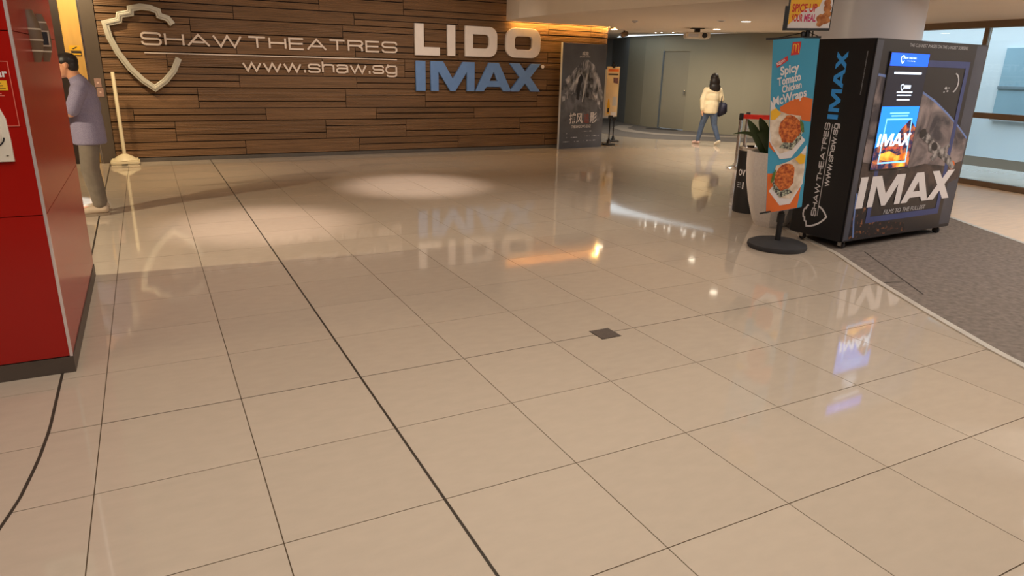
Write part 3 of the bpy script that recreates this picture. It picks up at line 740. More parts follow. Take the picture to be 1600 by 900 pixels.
def stroke_text(s, x0, x1, z0, h, wt, gap, space, mtx, zoff, depth, mat, parent, fixed=None, rot=0):
    tot = 0; items = []
    for ch in s:
        if ch == ' ': tot += space; continue
        adv, st = glyph(ch); items.append((ch, tot, st)); tot += adv + gap
    tot -= gap
    k = (x1 - x0) / tot
    for ch, x, st in items:
        polys = []
        for i, p in enumerate(st):
            q = [(x0 + (x + a) * k, z0 + b * h) for a, b in p]
            wd = wt * 1.7 if ch == '.' else wt
            rb = curve_mesh(ribbon(q, wd), depth)
            polys.append(rb)
        bm = bmesh.new()
        for i, rb in enumerate(polys):
            for v in rb.vertices: v.co.z += 0.0006 * i
            bm.from_mesh(rb); bpy.data.meshes.remove(rb)
        me = bpy.data.meshes.new('mesh'); bm.to_mesh(me); bm.free()
        place('dot' if ch == '.' else 'letter', me, mat, mtx, 0, 0, zoff, parent)
stroke_text('SHAW THEATRES', -0.785, 3.285, 1.80, 0.165, 0.029, 0.32, 0.25, WM, 0.004, 0.022, M_LETTER, sg)
stroke_text('www.shaw.sg', 0.65, 3.27, 1.435, 0.17, 0.028, 0.22, 0.3, WM, 0.004, 0.022, M_LETTER, sg)
box('rule', -0.775, 3.288, WY - 0.046, WY - 0.028, 1.665, 1.684, M_LETTER, sg)

ls = thing('cinema_name_sign', 'large thick white capital letters on the timber wall above blue ones', 'sign')
x0, z0, z1 = 3.635, 1.775, 2.305
sw = 0.165
def L_sign(polys, nm='letter'):
    me = curve_mesh(polys, 0.05, 0.006); place(nm, me, M_WHITEL, WM, 0, 0, 0.008, ls)
L_sign([[(3.63, z0 - .005), (4.10, z0 - .005), (4.10, z0 + .13), (3.79, z0 + .13), (3.79, z1), (3.63, z1)]])
L_sign([[(4.265, z0), (4.41, z0), (4.41, z1), (4.265, z1)]])
L_sign([rrect(4.62, z0, 5.28, z1, .16, 5, (0, 1, 1, 0)), rrect(4.77, z0 + .14, 5.12, z1 - .13, .08, 4, (0, 1, 1, 0))[::-1]])
L_sign([rrect(5.48, z0 + .005, 6.235, z1 + .01, .19, 6), rrect(5.66, z0 + .145, 6.06, z1 - .13, .07, 4)[::-1]])

def block_letters(x0, z0, wd, h):
    """Heavy I M A X outlines filling wd x h."""
    s = wd / 2.62
    X = lambda v: x0 + v * s
    Z = lambda v: z0 + v * h
    I = [[(X(0), Z(0)), (X(.2), Z(0)), (X(.2), Z(1)), (X(0), Z(1))]]
    Mp = [(.34, 0), (.51, 0), (.51, .68), (.79, 0), (.91, 0), (1.19, .68), (1.19, 0), (1.37, 0), (1.37, 1), (1.09, 1), (.85, .40), (.62, 1), (.34, 1)]
    A = [[(1.40, 0), (1.60, 0), (1.67, .16), (2.03, .16), (2.10, 0), (2.30, 0), (1.97, 1), (1.73, 1)], [(1.74, .36), (1.85, .70), (1.96, .36)]]
    Xl = [(2.02 + .24, 0), (2.50, 0), (2.66, .30), (2.82, 0), (3.06, 0), (2.79, .51), (3.05, 1), (2.81, 1), (2.66, .72), (2.50, 1), (2.26, 1), (2.53, .51)]
    k = 2.62 / 3.06
    f = lambda l: [(x0 + a * k * s, Z(b)) for a, b in l]
    return [[f([(0, 0), (.21, 0), (.21, 1), (0, 1)])], [f(Mp)], [f(a) for a in A], [f(Xl)]]
bs = thing('large_format_sign', 'large blue block capital letters on the timber wall', 'sign')
for pl in block_letters(3.635, 1.14, 2.625, 0.525):
    place('letter', curve_mesh(pl, 0.05, 0.004), M_BLUEL, WM, 0, 0, 0.008, bs)
place('registered_mark', curve_mesh([ell(6.33, 1.62, 0.034, 0.034)], 0.02), M_WHITEL, WM, 0, 0, 0.008, bs)

# ================================================================== FILM POSTER BOARD
pb = thing('poster_board', 'tall dark film poster board leaning by the rounded timber wall end', 'poster', (6.66, 9.03, 0), math.atan2(0.14, 1.14))
PWd, PH = 1.16, 2.09
box('board', 0, PWd, 0, 0.05, 0, PH, pmat('poster_slate', srgb(88, 90, 98), rough=0.4, noise_scale=1.6, noise_amt=0.35), pb)
box('edge_trim', -0.008, 0.0, -0.001, 0.05, 0, PH, M_PRGREY, pb)
for sx in (0.12, 0.9):
    prism('back_strut', [(0.0, 0.0), (0.05, 0.0), (0.0, 1.2)], sx, sx + 0.03, M_BLACK, pb, Matrix(((0, 0, 1, 0), (1, 0, 0, 0.05), (0, 1, 0, 0), (0, 0, 0, 1))))
PM = frame((0, 0, 0), (1, 0, 0), (0, 0, 1))
M_GHOST = mix_mat('poster_ridge', srgb(82, 84, 92), srgb(206, 206, 214), 9, 0.40, 0.66, 0.5, (1, 1, .45), 8, dist=1.2)
M_GHOST2 = mix_mat('poster_mist', srgb(80, 83, 91), srgb(128, 130, 140), 5, 0.42, 0.75, 0.5, (1, 1, .6), 8, dist=0.8)
poly('mist', [(0.02, 0.55), (1.13, 0.55), (1.13, 1.1), (0.85, 1.5), (0.6, 1.8), (0.3, 1.45), (0.02, 1.15)], M_GHOST2, PM, 0.001, pb)
poly('ridge', [(0.02, 1.20), (0.22, 1.36), (0.5, 1.60), (0.66, 1.68), (0.82, 1.52), (0.98, 1.22), (1.12, 0.92), (1.12, 1.12), (1.0, 1.42), (0.84, 1.68), (0.66, 1.78), (0.46, 1.70), (0.2, 1.48), (0.02, 1.32)], M_GHOST, PM, 0.002, pb)
poly('ridge', [(0.02, 1.05), (0.2, 1.2), (0.45, 1.48), (0.52, 1.44), (0.34, 1.14), (0.2, 1.02), (0.04, 0.95)], M_GHOST, PM, 0.0026, pb)
poly('ridge', [(0.83, 1.3), (0.95, 1.12), (1.12, 0.8), (1.06, 0.78), (0.92, 0.98), (0.80, 1.18)], M_GHOST, PM, 0.0026, pb)
poly('light_shaft', [(0.55, 0.95), (0.575, 0.94), (0.68, 1.5), (0.64, 1.52)], M_PRGREY, PM, 0.003, pb)
poly('figure', [(0.40, 1.0), (0.47, 0.98), (0.50, 1.25), (0.56, 1.42), (0.5, 1.5), (0.43, 1.4)], M_INK, PM, 0.003, pb)
def ptext(s, x, z, wd=None, h=None, mat=M_PRGREY, bold=0.0, shear=0.0):
    return place('lettering', text_mesh(s, wd, h, shear, bold), mat, PM, x, z, 0.004, pb)
ptext('成龙', 0.50, 1.86, 0.17, 0.075, M_PRWHITE, 0.015)
ptext('JACKIE CHAN', 0.44, 1.815, 0.27, 0.03, M_PRWHITE, 0.01)
ptext('捕风', 0.24, 0.505, 0.36, 0.22, M_PRWHITE, 0.015)
ptext('追', 0.63, 0.51, 0.15, 0.20, pmat('dull_red_print', srgb(150, 74, 66), rough=0.5), 0.015)
ptext('影', 0.80, 0.505, 0.19, 0.23, M_PRWHITE, 0.015)
ptext("THE SHADOW'S EDGE", 0.31, 0.415, 0.52, 0.065, M_PRWHITE, 0.01)
random.seed(5)
for (x, z, wd) in ((0.09, 0.30, 0.16), (0.6, 0.335, 0.26), (0.18, 0.215, 0.3), (0.58, 0.235, 0.5), (0.1, 0.13, 0.2), (0.4, 0.13, 0.12), (0.65, 0.14, 0.35)):
    poly('credit_line', [(x, z), (x + wd, z), (x + wd, z + 0.018), (x, z + 0.018)], M_GHOST, PM, 0.004, pb)

# ================================================================== SIGN STANDS BEHIND THE POSTER
def sign_stand(x, y, rz, label, z0, z1, wd, mat, prints, xo=0.0):
    t = thing('sign_stand', label, 'sign stand', (x, y, 0), rz, 'sign stands by the timber wall end')
    bm = bmesh.new(); add_box(bm, -0.13, 0.13, -0.11, 0.11, 0, 0.03); bmesh.ops.bevel(bm, geom=list(bm.edges), offset=0.008, segments=1, affect='EDGES')
    link('base', finish(bm), M_BLACKM, t)
    lathe('socket', [(0.06, 0.028), (0.03, 0.09), (0.025, 0.13)], M_BLACK, t, 14)
    lathe('pole', [(0.014, 0.05), (0.014, z1 + 0.1)], M_BLACK, t, 10)
    box('panel', xo - wd / 2, xo + wd / 2, -0.035, -0.017, z0, z1, mat, t)
    box('clip', -0.03, 0.03, -0.045, 0.0, z1 - 0.03, z1 + 0.05, M_BLACK, t)
    box('clip', -0.05, 0.05, -0.045, 0.0, z0 - 0.05, z0 + 0.02, M_BLACK, t)
    fm = frame((0, -0.036, 0), (1, 0, 0), (0, 0, 1))
    if prints:
        h = z1 - z0
        poly('header', [(-wd * .42, z1 - .10 * h), (wd * .42, z1 - .10 * h), (wd * .42, z1 - .05 * h), (-wd * .42, z1 - .05 * h)], M_PRORANGE, fm, 0.001, t)
        poly('rule', [(-wd * .4, z1 - .17 * h), (wd * .4, z1 - .17 * h), (wd * .4, z1 - .14 * h), (-wd * .4, z1 - .14 * h)], M_INK, fm, 0.001, t)
        poly('picture', [(wd * .05, z0 + .68 * h), (wd * .42, z0 + .66 * h), (wd * .42, z0 + .78 * h), (wd * .02, z0 + .78 * h)], pmat('mauve_print', srgb(120, 84, 92), rough=.5, noise_scale=30, noise_amt=.4), fm, 0.001, t)
        poly('bottle', [(-wd * .34, z0 + .05 * h), (-wd * .12, z0 + .05 * h), (-wd * .10, z0 + .2 * h), (-wd * .2, z0 + .36 * h), (-wd * .28, z0 + .36 * h), (-wd * .36, z0 + .2 * h)], M_PRYEL, fm, 0.001, t)
        poly('bottle', [(-wd * .30, z0 + .08 * h), (-wd * .16, z0 + .08 * h), (-wd * .16, z0 + .17 * h), (-wd * .30, z0 + .17 * h)], M_INK, fm, 0.002, t)
        poly('text_block', [(wd * .06, z0 + .22 * h), (wd * .40, z0 + .22 * h), (wd * .38, z0 + .40 * h), (wd * .08, z0 + .40 * h)], M_PRGREY, fm, 0.001, t)
        poly('foot_block', [(wd * .0, z0 + .02 * h), (wd * .42, z0 + .02 * h), (wd * .42, z0 + .09 * h), (wd * .0, z0 + .09 * h)], M_PRWHITE, fm, 0.001, t)
    return t
sign_stand(8.20, 9.44, -0.48, 'nearer black sign stand with a peach printed board beside the film poster', 0.62, 1.66, 0.27, pmat('peach_board', srgb(232, 208, 168), rough=.5, noise_scale=4), True)
sign_stand(8.72, 10.02, -0.48, 'farther black sign stand with a plain pale board behind the peach one', 0.54, 1.60, 0.30, M_PRGREY, False, -0.15)

# ================================================================== CEILING FITTINGS
def downlight(x, y, label):
    t = thing('downlight', label, 'ceiling lamp', (x, y, 2.43), group='downlights in the low ceiling')
    lathe('lens', [(0.05, -0.006), (0.075, -0.003), (0.075, 0)], emit_mat('downlight_glow', (1.0, 0.86, 0.66), 9), t)
    bm = bmesh.new(); add_lathe(bm, [(0.1, -0.002), (0.1, 0.0)], 24); link('rim', finish(bm), M_WHITEP, t)
    lt = spot_light('downlight_beam', (x, y, 2.415), (x, y, 0), 290, (1.0, 0.88, 0.74), 128, 0.9, 0.06)
    return t
downlight(8.40, 5.95, 'nearer lit downlight in the low ceiling, towards the banner sign')
downlight(9.63, 7.96, 'farther lit downlight in the low ceiling, beside the projector')
lathe_t = thing('ceiling_vent', 'small unlit round ceiling fitting beside the nearer downlight', 'ceiling fitting', (8.0, 6.12, 2.43))
lathe('rim', [(0.06, -0.006), (0.08, 0)], M_PRGREY, lathe_t); lathe('grille', [(0.03, -0.012), (0.05, -0.006)], M_BLACK, lathe_t)
sn = thing('smoke_detector', 'small flat ceiling fitting left of the projector', 'detector', (7.0, 7.2, 2.43))
lathe('body', [(0.03, -0.03), (0.05, -0.02), (0.055, 0)], M_PRGREY, sn); lathe('cap', [(0.015, -0.036), (0.03, -0.03)], M_BLACK, sn)
pj = thing('projector', 'white projector hanging from the low ceiling before the hoarding', 'projector', (9.2, 8.05, 2.43), -0.5)
bm = bmesh.new(); add_box(bm, -0.24, 0.24, -0.16, 0.16, -0.20, -0.08); bmesh.ops.bevel(bm, geom=list(bm.edges), offset=0.02, segments=2, affect='EDGES')
link('body', finish(bm), M_WHITEP, pj)
box('ceiling_plate', -0.12, 0.12, -0.1, 0.1, -0.014, 0, M_BLACK, pj); box('mount', -0.05, 0.05, -0.05, 0.05, -0.09, -0.012, M_BLACK, pj)
bm = bmesh.new(); add_lathe(bm, [(0.05, 0), (0.05, 0.03), (0.035, 0.03)], 16)
bmesh.ops.rotate(bm, verts=bm.verts, cent=(0, 0, 0), matrix=Matrix.Rotation(PI / 2, 3, 'X')); bmesh.ops.translate(bm, verts=bm.verts, vec=(0.12, -0.158, -0.14))
link('lens', finish(bm, True), M_BLACK, pj)
box('vent', -0.2, 0.0, -0.163, -0.16, -0.17, -0.11, M_PRGREY, pj)
cc = thing('ceiling_camera', 'small dark security camera on the ceiling by the rounded wall end', 'security camera', (8.75, 9.9, 2.43))  # stands for the small security camera near the cove
lathe('stem', [(0.02, -0.06), (0.02, 0)], M_BLACK, cc, 10)
bm = bmesh.new(); add_lathe(bm, [(0.04, 0), (0.055, 0.02), (0.055, 0.16), (0.035, 0.18)], 14)
bmesh.ops.rotate(bm, verts=bm.verts, cent=(0, 0, 0), matrix=Matrix.Rotation(PI / 2.3, 3, 'Y')); bmesh.ops.translate(bm, verts=bm.verts, vec=(-0.08, 0, -0.1))
link('head', finish(bm, True), pmat('bronze_head', srgb(120, 96, 76), rough=.4, metal=.4), cc)

# ================================================================== KIOSK
KN = Vector((4.86, 0.84, 0)); KA = math.radians(2.4)
kd = Vector((math.cos(KA), math.sin(KA), 0)); kn = Vector((-kd.y, kd.x, 0))
KW, KD, KZ0, KZ1 = 1.80, 0.60, 0.085, 1.915
ks = thing('advertising_kiosk', 'black wheeled advertising kiosk with a lit screen and space artwork', 'kiosk', KN, KA)
bm = bmesh.new(); add_box(bm, 0, KW, 0.004, KD, KZ0, KZ1)
bmesh.ops.bevel(bm, geom=[e for e in bm.edges if abs(e.verts[0].co.z - e.verts[1].co.z) > 1], offset=0.012, segments=2, affect='EDGES')
link('body', finish(bm), M_BLACK, ks)
for (cx, cy) in ((0.10, 0.08), (KW - 0.10, 0.08), (0.10, KD - 0.08), (KW - 0.10, KD - 0.08)):
    ca = bpy.data.objects.new('caster', None)
    bm = bmesh.new(); add_lathe(bm, [(0.03, -0.014), (0.036, -0.010), (0.036, 0.010), (0.03, 0.014)], 16)
    bmesh.ops.rotate(bm, verts=bm.verts, cent=(0, 0, 0), matrix=Matrix.Rotation(PI / 2, 3, 'Y'))
    bmesh.ops.translate(bm, verts=bm.verts, vec=(cx, cy - 0.012, 0.037))
    whl = link('caster_wheel', finish(bm, True), M_BLACKM, ks)
    bm = bmesh.new(); add_box(bm, cx - 0.024, cx - 0.017, cy - 0.03, cy + 0.01, 0.03, 0.078); add_box(bm, cx + 0.017, cx + 0.024, cy - 0.03, cy + 0.01, 0.03, 0.078)
    add_box(bm, cx - 0.03, cx + 0.03, cy - 0.03, cy + 0.03, 0.076, 0.0855)
    link('fork', finish(bm), M_STEEL, whl)
    bpy.data.objects.remove(ca)
KF = frame((0, 0.003, 0), (1, 0, 0), (0, 0, 1))
def kpoly(nm, pts, mat, z, par): return poly(nm, pts, mat, KF, z, par)
front = box('front_panel', 0.006, KW - 0.006, -0.002, 0.004, KZ0 + 0.005, KZ1 - 0.005, M_INK, ks)
M_EARTH = mix_mat('printed_planet', srgb(64, 60, 68), srgb(168, 152, 150), 3.2, 0.36, 0.68, 0.5, (1, 1, 1.3), 9, dist=1.0)
M_EARTH2 = mix_mat('printed_planet_dark', srgb(36, 34, 40), srgb(104, 86, 80), 4.0, 0.40, 0.75, 0.5, (1, 1, 1.3), 9, dist=1.0)
M_HALO = pmat('printed_halo', srgb(110, 136, 196), rough=.5, noise_scale=4)
M_FRAMEP = pmat('printed_blue_frame', srgb(62, 74, 126), rough=.5, noise_scale=3, noise_amt=.15)
M_CITY = mix_mat('printed_debris', srgb(34, 31, 36), srgb(150, 96, 62), 22, 0.56, 0.70, 0.5, (1, 1, 1), 5)
M_SHADE = pmat('printed_slate', srgb(74, 76, 88), rough=.5, noise_scale=3, noise_amt=.2)
kpoly('slate_field', [(0.012, 0.10), (0.11, 0.10), (0.085, 0.6), (0.10, 1.90), (0.012, 1.90)], M_SHADE, 0.0056, front)
kpoly('slate_field', [(1.60, 0.12), (1.785, 0.12), (1.785, 1.90), (1.60, 1.90)], M_SHADE, 0.0056, front)
arcp = [(0.10, 1.60), (0.3, 1.58), (0.55, 1.54), (0.844, 1.446), (1.062, 1.369), (1.329, 1.246), (1.574, 1.117), (1.77, 1.0)]
kpoly('planet_halo', [(x, z + 0.022) for x, z in arcp] + [(x, z - 0.02) for x, z in reversed(arcp)], M_HALO, 0.0062, front)
kpoly('planet', arcp + [(1.77, 0.74), (1.5, 0.70), (1.1, 0.70), (0.6, 0.72), (0.10, 0.80)], M_EARTH, 0.0070, front)
kpoly('planet_shadow', [(0.10, 0.84), (0.7, 0.74), (1.1, 0.78), (1.5, 0.74), (1.77, 0.78), (1.77, 0.60), (1.3, 0.48), (0.7, 0.5), (0.10, 0.60)], M_EARTH2, 0.0074, front)
place('blue_frame', curve_mesh(ribbon([(0.335, 0.275), (1.50, 0.275), (1.50, 1.72), (0.335, 1.72)], 0.06, True), 0.0004), M_FRAMEP, KF, 0, 0, 0.0078, front)
kpoly('debris', [(0.09, 0.11), (1.0, 0.11), (0.95, 0.2), (0.5, 0.25), (0.3, 0.24), (0.26, 0.5), (0.10, 0.55)], M_CITY, 0.0082, front)
lr = [(0.155, 0.12), (0.12, 0.3), (0.095, 0.55)]
place('light_streak', curve_mesh(ribbon(lr, 0.022), 0.0003), M_HALO, KF, 0, 0, 0.0086, front)
cres = arc(1.31, 1.55, 0.095, 0.095, -70, 80, 10) + arc(1.285, 1.55, 0.10, 0.088, 75, -65, 10)
kpoly('moon', cres, M_PRGREY, 0.0082, front)
for (mx_, mz_, r_) in ((1.20, 1.50, 0.02), (1.235, 1.475, 0.015), (1.18, 1.465, 0.012), (1.25, 1.505, 0.01)):
    kpoly('asteroid', ell(mx_, mz_, r_, r_ * .7, 0, 9, .2), M_PRGREY, 0.0082, front)
# a generic craft: hull, struts, engine pods
M_CRAFT = mix_mat('printed_craft', srgb(60, 58, 62), srgb(176, 170, 168), 14, 0.38, 0.62, 0.5, (1, 1, 1), 4)
kpoly('craft_hull', [(1.10, 1.0), (1.24, 0.985), (1.40, 0.90), (1.54, 0.83), (1.66, 0.72), (1.60, 0.70), (1.44, 0.79), (1.28, 0.86), (1.12, 0.90)], M_CRAFT, 0.0090, front)
kpoly('craft_wing', [(0.93, 1.10), (0.99, 1.12), (1.30, 0.93), (1.26, 0.89), (0.95, 1.04)], M_CRAFT, 0.0094, front)
kpoly('craft_wing', [(1.18, 0.84), (1.28, 0.90), (1.46, 0.965), (1.50, 0.94), (1.34, 0.86), (1.22, 0.80)], M_CRAFT, 0.0097, front)
kpoly('craft_pod', ell(0.965, 1.08, 0.055, 0.045, 0.3, 12), M_INK, 0.0100, front)
kpoly('craft_pod', ell(1.21, 0.945, 0.06, 0.04, -0.4, 12), M_INK, 0.0100, front)
kpoly('craft_pod', ell(1.60, 0.745, 0.05, 0.045, -0.4, 12), M_PRORANGE, 0.0088, front)
# the big white letters and lines of print
def kiosk_letters(x0, z0, wd, h, shear, mat, par, zoff, mtx, fn=None, nm='letter'):
    for pl in block_letters(0, 0, wd, h):
        me = curve_mesh([[(x + shear * z, z) for x, z in p] for p in pl], 0.0004)
        place(nm, me, mat, mtx, x0, z0, zoff, par, 0, fn)
kiosk_letters(0.105, 0.402, 1.56, 0.295, 0.05, M_PRWHITE, front, 0.0106, KF)
place('lettering', text_mesh('FILMS TO THE FULLEST', 0.70, 0.043, 0.1, 0.0), M_PRGREY, KF, 0.57, 0.315, 0.0106, front)
place('lettering', text_mesh('THE CLEAREST IMAGES ON THE LARGEST SCREENS', 0.95, 0.028, 0.1, 0.0), M_PRGREY, KF, 0.48, 1.858, 0.0106, front)
# the lit screen in its bezel
scr = box('screen', 0.215, 0.815, -0.014, -0.002, 0.755, 1.81, M_BLACK, ks)
SM = frame((0, -0.0142, 0), (1, 0, 0), (0, 0, 1))
def spoly(nm, pts, mat, z): return poly(nm, pts, mat, SM, z, scr)
E_BLUE = emit_mat('screen_blue', srgb(10, 84, 236), 1.7)
E_NAVY = emit_mat('screen_navy', srgb(22, 24, 38), 0.8)
E_SKY = emit_mat('screen_sky', srgb(20, 120, 240), 1.7)
E_WHITE = emit_mat('screen_white', srgb(214, 232, 255), 1.7)
E_LBLUE = emit_mat('screen_pale_blue', srgb(120, 190, 250), 1.7)
E_CITY = mix_mat('screen_city', srgb(26, 28, 66), srgb(226, 124, 44), 9, 0.45, 0.70, 0.5, (1, 1, 1.4), 6, emit=1.0, dist=0.6)
E_GOLDS = mix_mat('screen_gold', srgb(190, 90, 20), srgb(255, 190, 70), 8, 0.4, 0.6, 0.5, (1, 1, 1), 4, emit=1.1)
E_RED = emit_mat('screen_red', srgb(220, 60, 50), 1.0)
spoly('blue_band', [(0.225, 1.69), (0.805, 1.69), (0.805, 1.80), (0.225, 1.80)], E_BLUE, 0.0006)
spoly('navy_field', [(0.225, 1.335), (0.805, 1.335), (0.805, 1.69), (0.225, 1.69)], E_NAVY, 0.0006)
spoly('sky_field', [(0.225, 0.765), (0.805, 0.765), (0.805, 1.335), (0.225, 1.335)], E_SKY, 0.0006)
spoly('city_field', [(0.225, 0.765), (0.805, 0.765), (0.805, 1.14), (0.74, 1.10), (0.70, 1.22), (0.66, 1.10), (0.58, 1.13), (0.50, 1.02), (0.38, 1.03), (0.225, 0.96)], E_CITY, 0.0012)
spoly('gold_field', [(0.30, 0.90), (0.46, 0.93), (0.60, 0.88), (0.78, 0.92), (0.72, 0.84), (0.52, 0.83), (0.34, 0.85)], E_GOLDS, 0.0016)
spoly('gold_field', [(0.58, 0.772), (0.76, 0.775), (0.74, 0.82), (0.60, 0.815)], E_GOLDS, 0.0016)
place('screen_frame', curve_mesh(ribbon([(0.315, 0.82), (0.745, 0.82), (0.72, 1.22), (0.33, 1.22)], 0.014, True), 0.0002), E_LBLUE, SM, 0, 0, 0.0020, scr)
for pl in block_letters(0.245, 0.975, 0.50, 0.115):
    place('letter', curve_mesh([[(x + 0.15 * (zq - .975), zq) for x, zq in p] for p in pl], 0.0002), E_WHITE, SM, 0, 0, 0.0024, scr)
place('lettering', text_mesh('FILMS TO THE FULLEST', 0.30, 0.018, 0, 0.01), E_RED, SM, 0.36, 0.945, 0.0024, scr)
for (x, zq, wd, hh) in ((0.36, 1.27, 0.30, 0.012), (0.39, 1.245, 0.26, 0.012), (0.31, 1.62, 0.42, 0.018), (0.40, 1.455, 0.24, 0.014), (0.41, 1.43, 0.22, 0.010), (0.42, 1.39, 0.20, 0.010)):
    spoly('text_line', [(x, zq), (x + wd, zq), (x + wd, zq + hh), (x, zq + hh)], E_WHITE if zq > 1.3 else E_LBLUE, 0.0020)
def mini_shield(cx, cy, s, wd):
    pts = [(px_ + 0.75, pz_ - 1.73) for px_, pz_ in path]
    return ribbon([(cx + a * s, cy + b * s) for a, b in pts], wd)
place('shield_mark', curve_mesh(mini_shield(0.40, 1.745, 0.055, 0.008), 0.0002), E_WHITE, SM, 0, 0, 0.0020, scr)
place('lettering', text_mesh('SHAW THEATRES', 0.20, 0.016, 0, 0.01), E_WHITE, SM, 0.405, 1.752, 0.0022, scr)
place('lettering', text_mesh('www.shaw.sg', 0.12, 0.012, 0, 0.01), E_WHITE, SM, 0.47, 1.728, 0.0022, scr)
place('shield_mark', curve_mesh(mini_shield(0.47, 1.505, 0.045, 0.007), 0.0002), E_WHITE, SM, 0, 0, 0.0020, scr)
spoly('text_line', [(0.49, 1.495), (0.60, 1.495), (0.60, 1.525), (0.49, 1.525)], E_WHITE, 0.0022)
# print on the black side face: text runs upwards. local x = up, y = towards the back
KS = frame((-0.001, 0.0, 0), (0, 0, 1), (0, 1, 0))
side = box('side_print_panel', -0.0008, 0.002, 0.02, KD - 0.02, KZ0 + 0.02, KZ1 - 0.02, M_BLACK, ks)
def side_place(me, mat, x, y, nm='letter'): return place(nm, me, mat, KS, x, y, 0.0012, side)
for pl in block_letters(0, 0, 0.60, 0.11):
    side_place(curve_mesh([[(x, y) for x, y in p] for p in pl], 0.0003), M_PRBLUE, 1.205, 0.255)
stroke_text('SHAW THEATRES', 0.28, 1.165, 0.325, 0.045, 0.010, 0.32, 0.3, KS, 0.0012, 0.0003, M_PRWHITE, side)
stroke_text('www.shaw.sg', 0.585, 1.165, 0.235, 0.050, 0.010, 0.22, 0.3, KS, 0.0012, 0.0003, M_PRWHITE, side)
side_place(curve_mesh(ribbon([(0.285, 0.303), (1.16, 0.296)], 0.006), 0.0003), M_PRWHITE, 0, 0, 'rule')
spth = [((a + 0.75) * 0.23 + 0.28, (b - 1.73) * 0.22 + 0.33) for a, b in path]
side_place(curve_mesh(ribbon(spth, 0.017), 0.0003), M_PRWHITE, 0, 0, 'shield_mark')
side_place(text_mesh('THE CLEAREST IMAGES ON THE LARGEST SCREENS', 0.37, 0.010, 0, 0.0), M_PRGREY, 1.435, 0.062, 'lettering')

# ================================================================== BANNER STAND
bs2 = thing('banner_stand', 'black pole stand on a round rubber base beside the kiosk', 'sign stand', (4.40, 1.19, 0))
lathe('base', [(0.265, 0.0), (0.275, 0.02), (0.27, 0.045), (0.235, 0.062), (0.10, 0.072), (0.05, 0.075)], M_BLACKM, bs2, 40)
lathe('pole', [(0.026, 0.06), (0.026, 0.35), (0.019, 0.352), (0.019, 1.964)], M_BLACK, bs2, 14)
lathe('collar', [(0.034, 0.25), (0.034, 0.33)], M_BLACK, bs2, 14)
BO = Vector((4.40, 1.19, 0))
TL, TR, BR, BL = Vector((4.151, 1.342, 1.887)), Vector((4.398, 1.055, 1.906)), Vector((4.470, 1.030, 0.425)), Vector((4.205, 1.205, 0.342))
bn = Vector((-0.757, -0.653, 0))
def bpt(s, t, off=0.0):
    p = TL.lerp(TR, s).lerp(BL.lerp(BR, s), t)
    wv = 0.012 * math.sin(PI * s) * math.sin(2.2 * PI * t + 0.5) + 0.02 * t * t * math.sin(PI * (s - 0.3))
    return p + bn * (wv + off)
BWm, BHm = 0.38, 1.50
ban = thing('hanging_banner', 'blue and orange printed fabric banner with a food picture hanging from the stand', 'banner', BO)
def bfn(x, y, z):  # metres on the cloth from its lower left corner
    return bpt(x / BWm, 1 - y / BHm, 0.0) - BO + bn * z
bm = bmesh.new(); NX, NY = 8, 28
for zoff in (0.0, -0.003):
    gr = [[bm.verts.new(bfn(BWm * i / NX, BHm * j / NY, zoff)) for i in range(NX + 1)] for j in range(NY + 1)]
    for j in range(NY):
        for i in range(NX): bm.faces.new((gr[j][i], gr[j][i + 1], gr[j + 1][i + 1], gr[j + 1][i]))
me = finish(bm, True)
cloth = link('cloth', me, pmat('banner_blue', srgb(72, 160, 196), rough=.75, noise_scale=3, noise_amt=.05), ban)
def sub_poly(nm, pts, mat, z):
    bm = bmesh.new(); bm.faces.new([bm.verts.new((p[0], p[1], 0)) for p in pts]); bmesh.ops.triangulate(bm, faces=bm.faces)
    for _ in range(3): bmesh.ops.subdivide_edges(bm, edges=[e for e in bm.edges if e.calc_length() > 0.03], cuts=1, use_grid_fill=False)
    bmesh.ops.triangulate(bm, faces=bm.faces)
    me = bpy.data.meshes.new('mesh'); bm.to_mesh(me); bm.free()
    return place(nm, me, mat, None, 0, 0, z, cloth, 0, bfn)
def btext(s, x, y, wd, h, mat=M_PRWHITE, rot=0.0, bold=0.02, shear=0.15, z=0.0060):
    return place('lettering', text_mesh(s, wd, h, shear, bold), mat, None, x, y, z, cloth, rot, bfn)
W_, H_ = BWm, BHm
sub_poly('orange_swash', [(0.09, 0.93), (0.18, 0.98), (0.27, 1.01), (0.375, 0.98), (0.377, 0.78), (0.30, 0.80), (0.2, 0.86), (0.1, 0.86)], M_PRORANGE, 0.002)
sub_poly('orange_swash', [(0.003, 0.72), (0.10, 0.66), (0.14, 0.56), (0.06, 0.54), (0.003, 0.6)], M_PRORANGE, 0.002)
sub_poly('orange_swash', [(0.003, 0.003), (0.33, 0.003), (0.36, 0.30), (0.30, 0.33), (0.003, 0.36)], M_PRORANGE, 0.002)
M_TORT = mix_mat('tortilla_print', srgb(206, 182, 158), srgb(238, 222, 202), 14, 0.35, 0.6, 0.6, (1, 1, 1), 5)
M_FILL = mix_mat('filling_print', srgb(158, 62, 26), srgb(226, 128, 58), 40, 0.38, 0.62, 0.6, (1, 1, 1), 5)
M_SLAW = mix_mat('slaw_print', srgb(60, 56, 58), srgb(196, 200, 176), 60, 0.40, 0.62, 0.6, (1, 1, 1), 4)
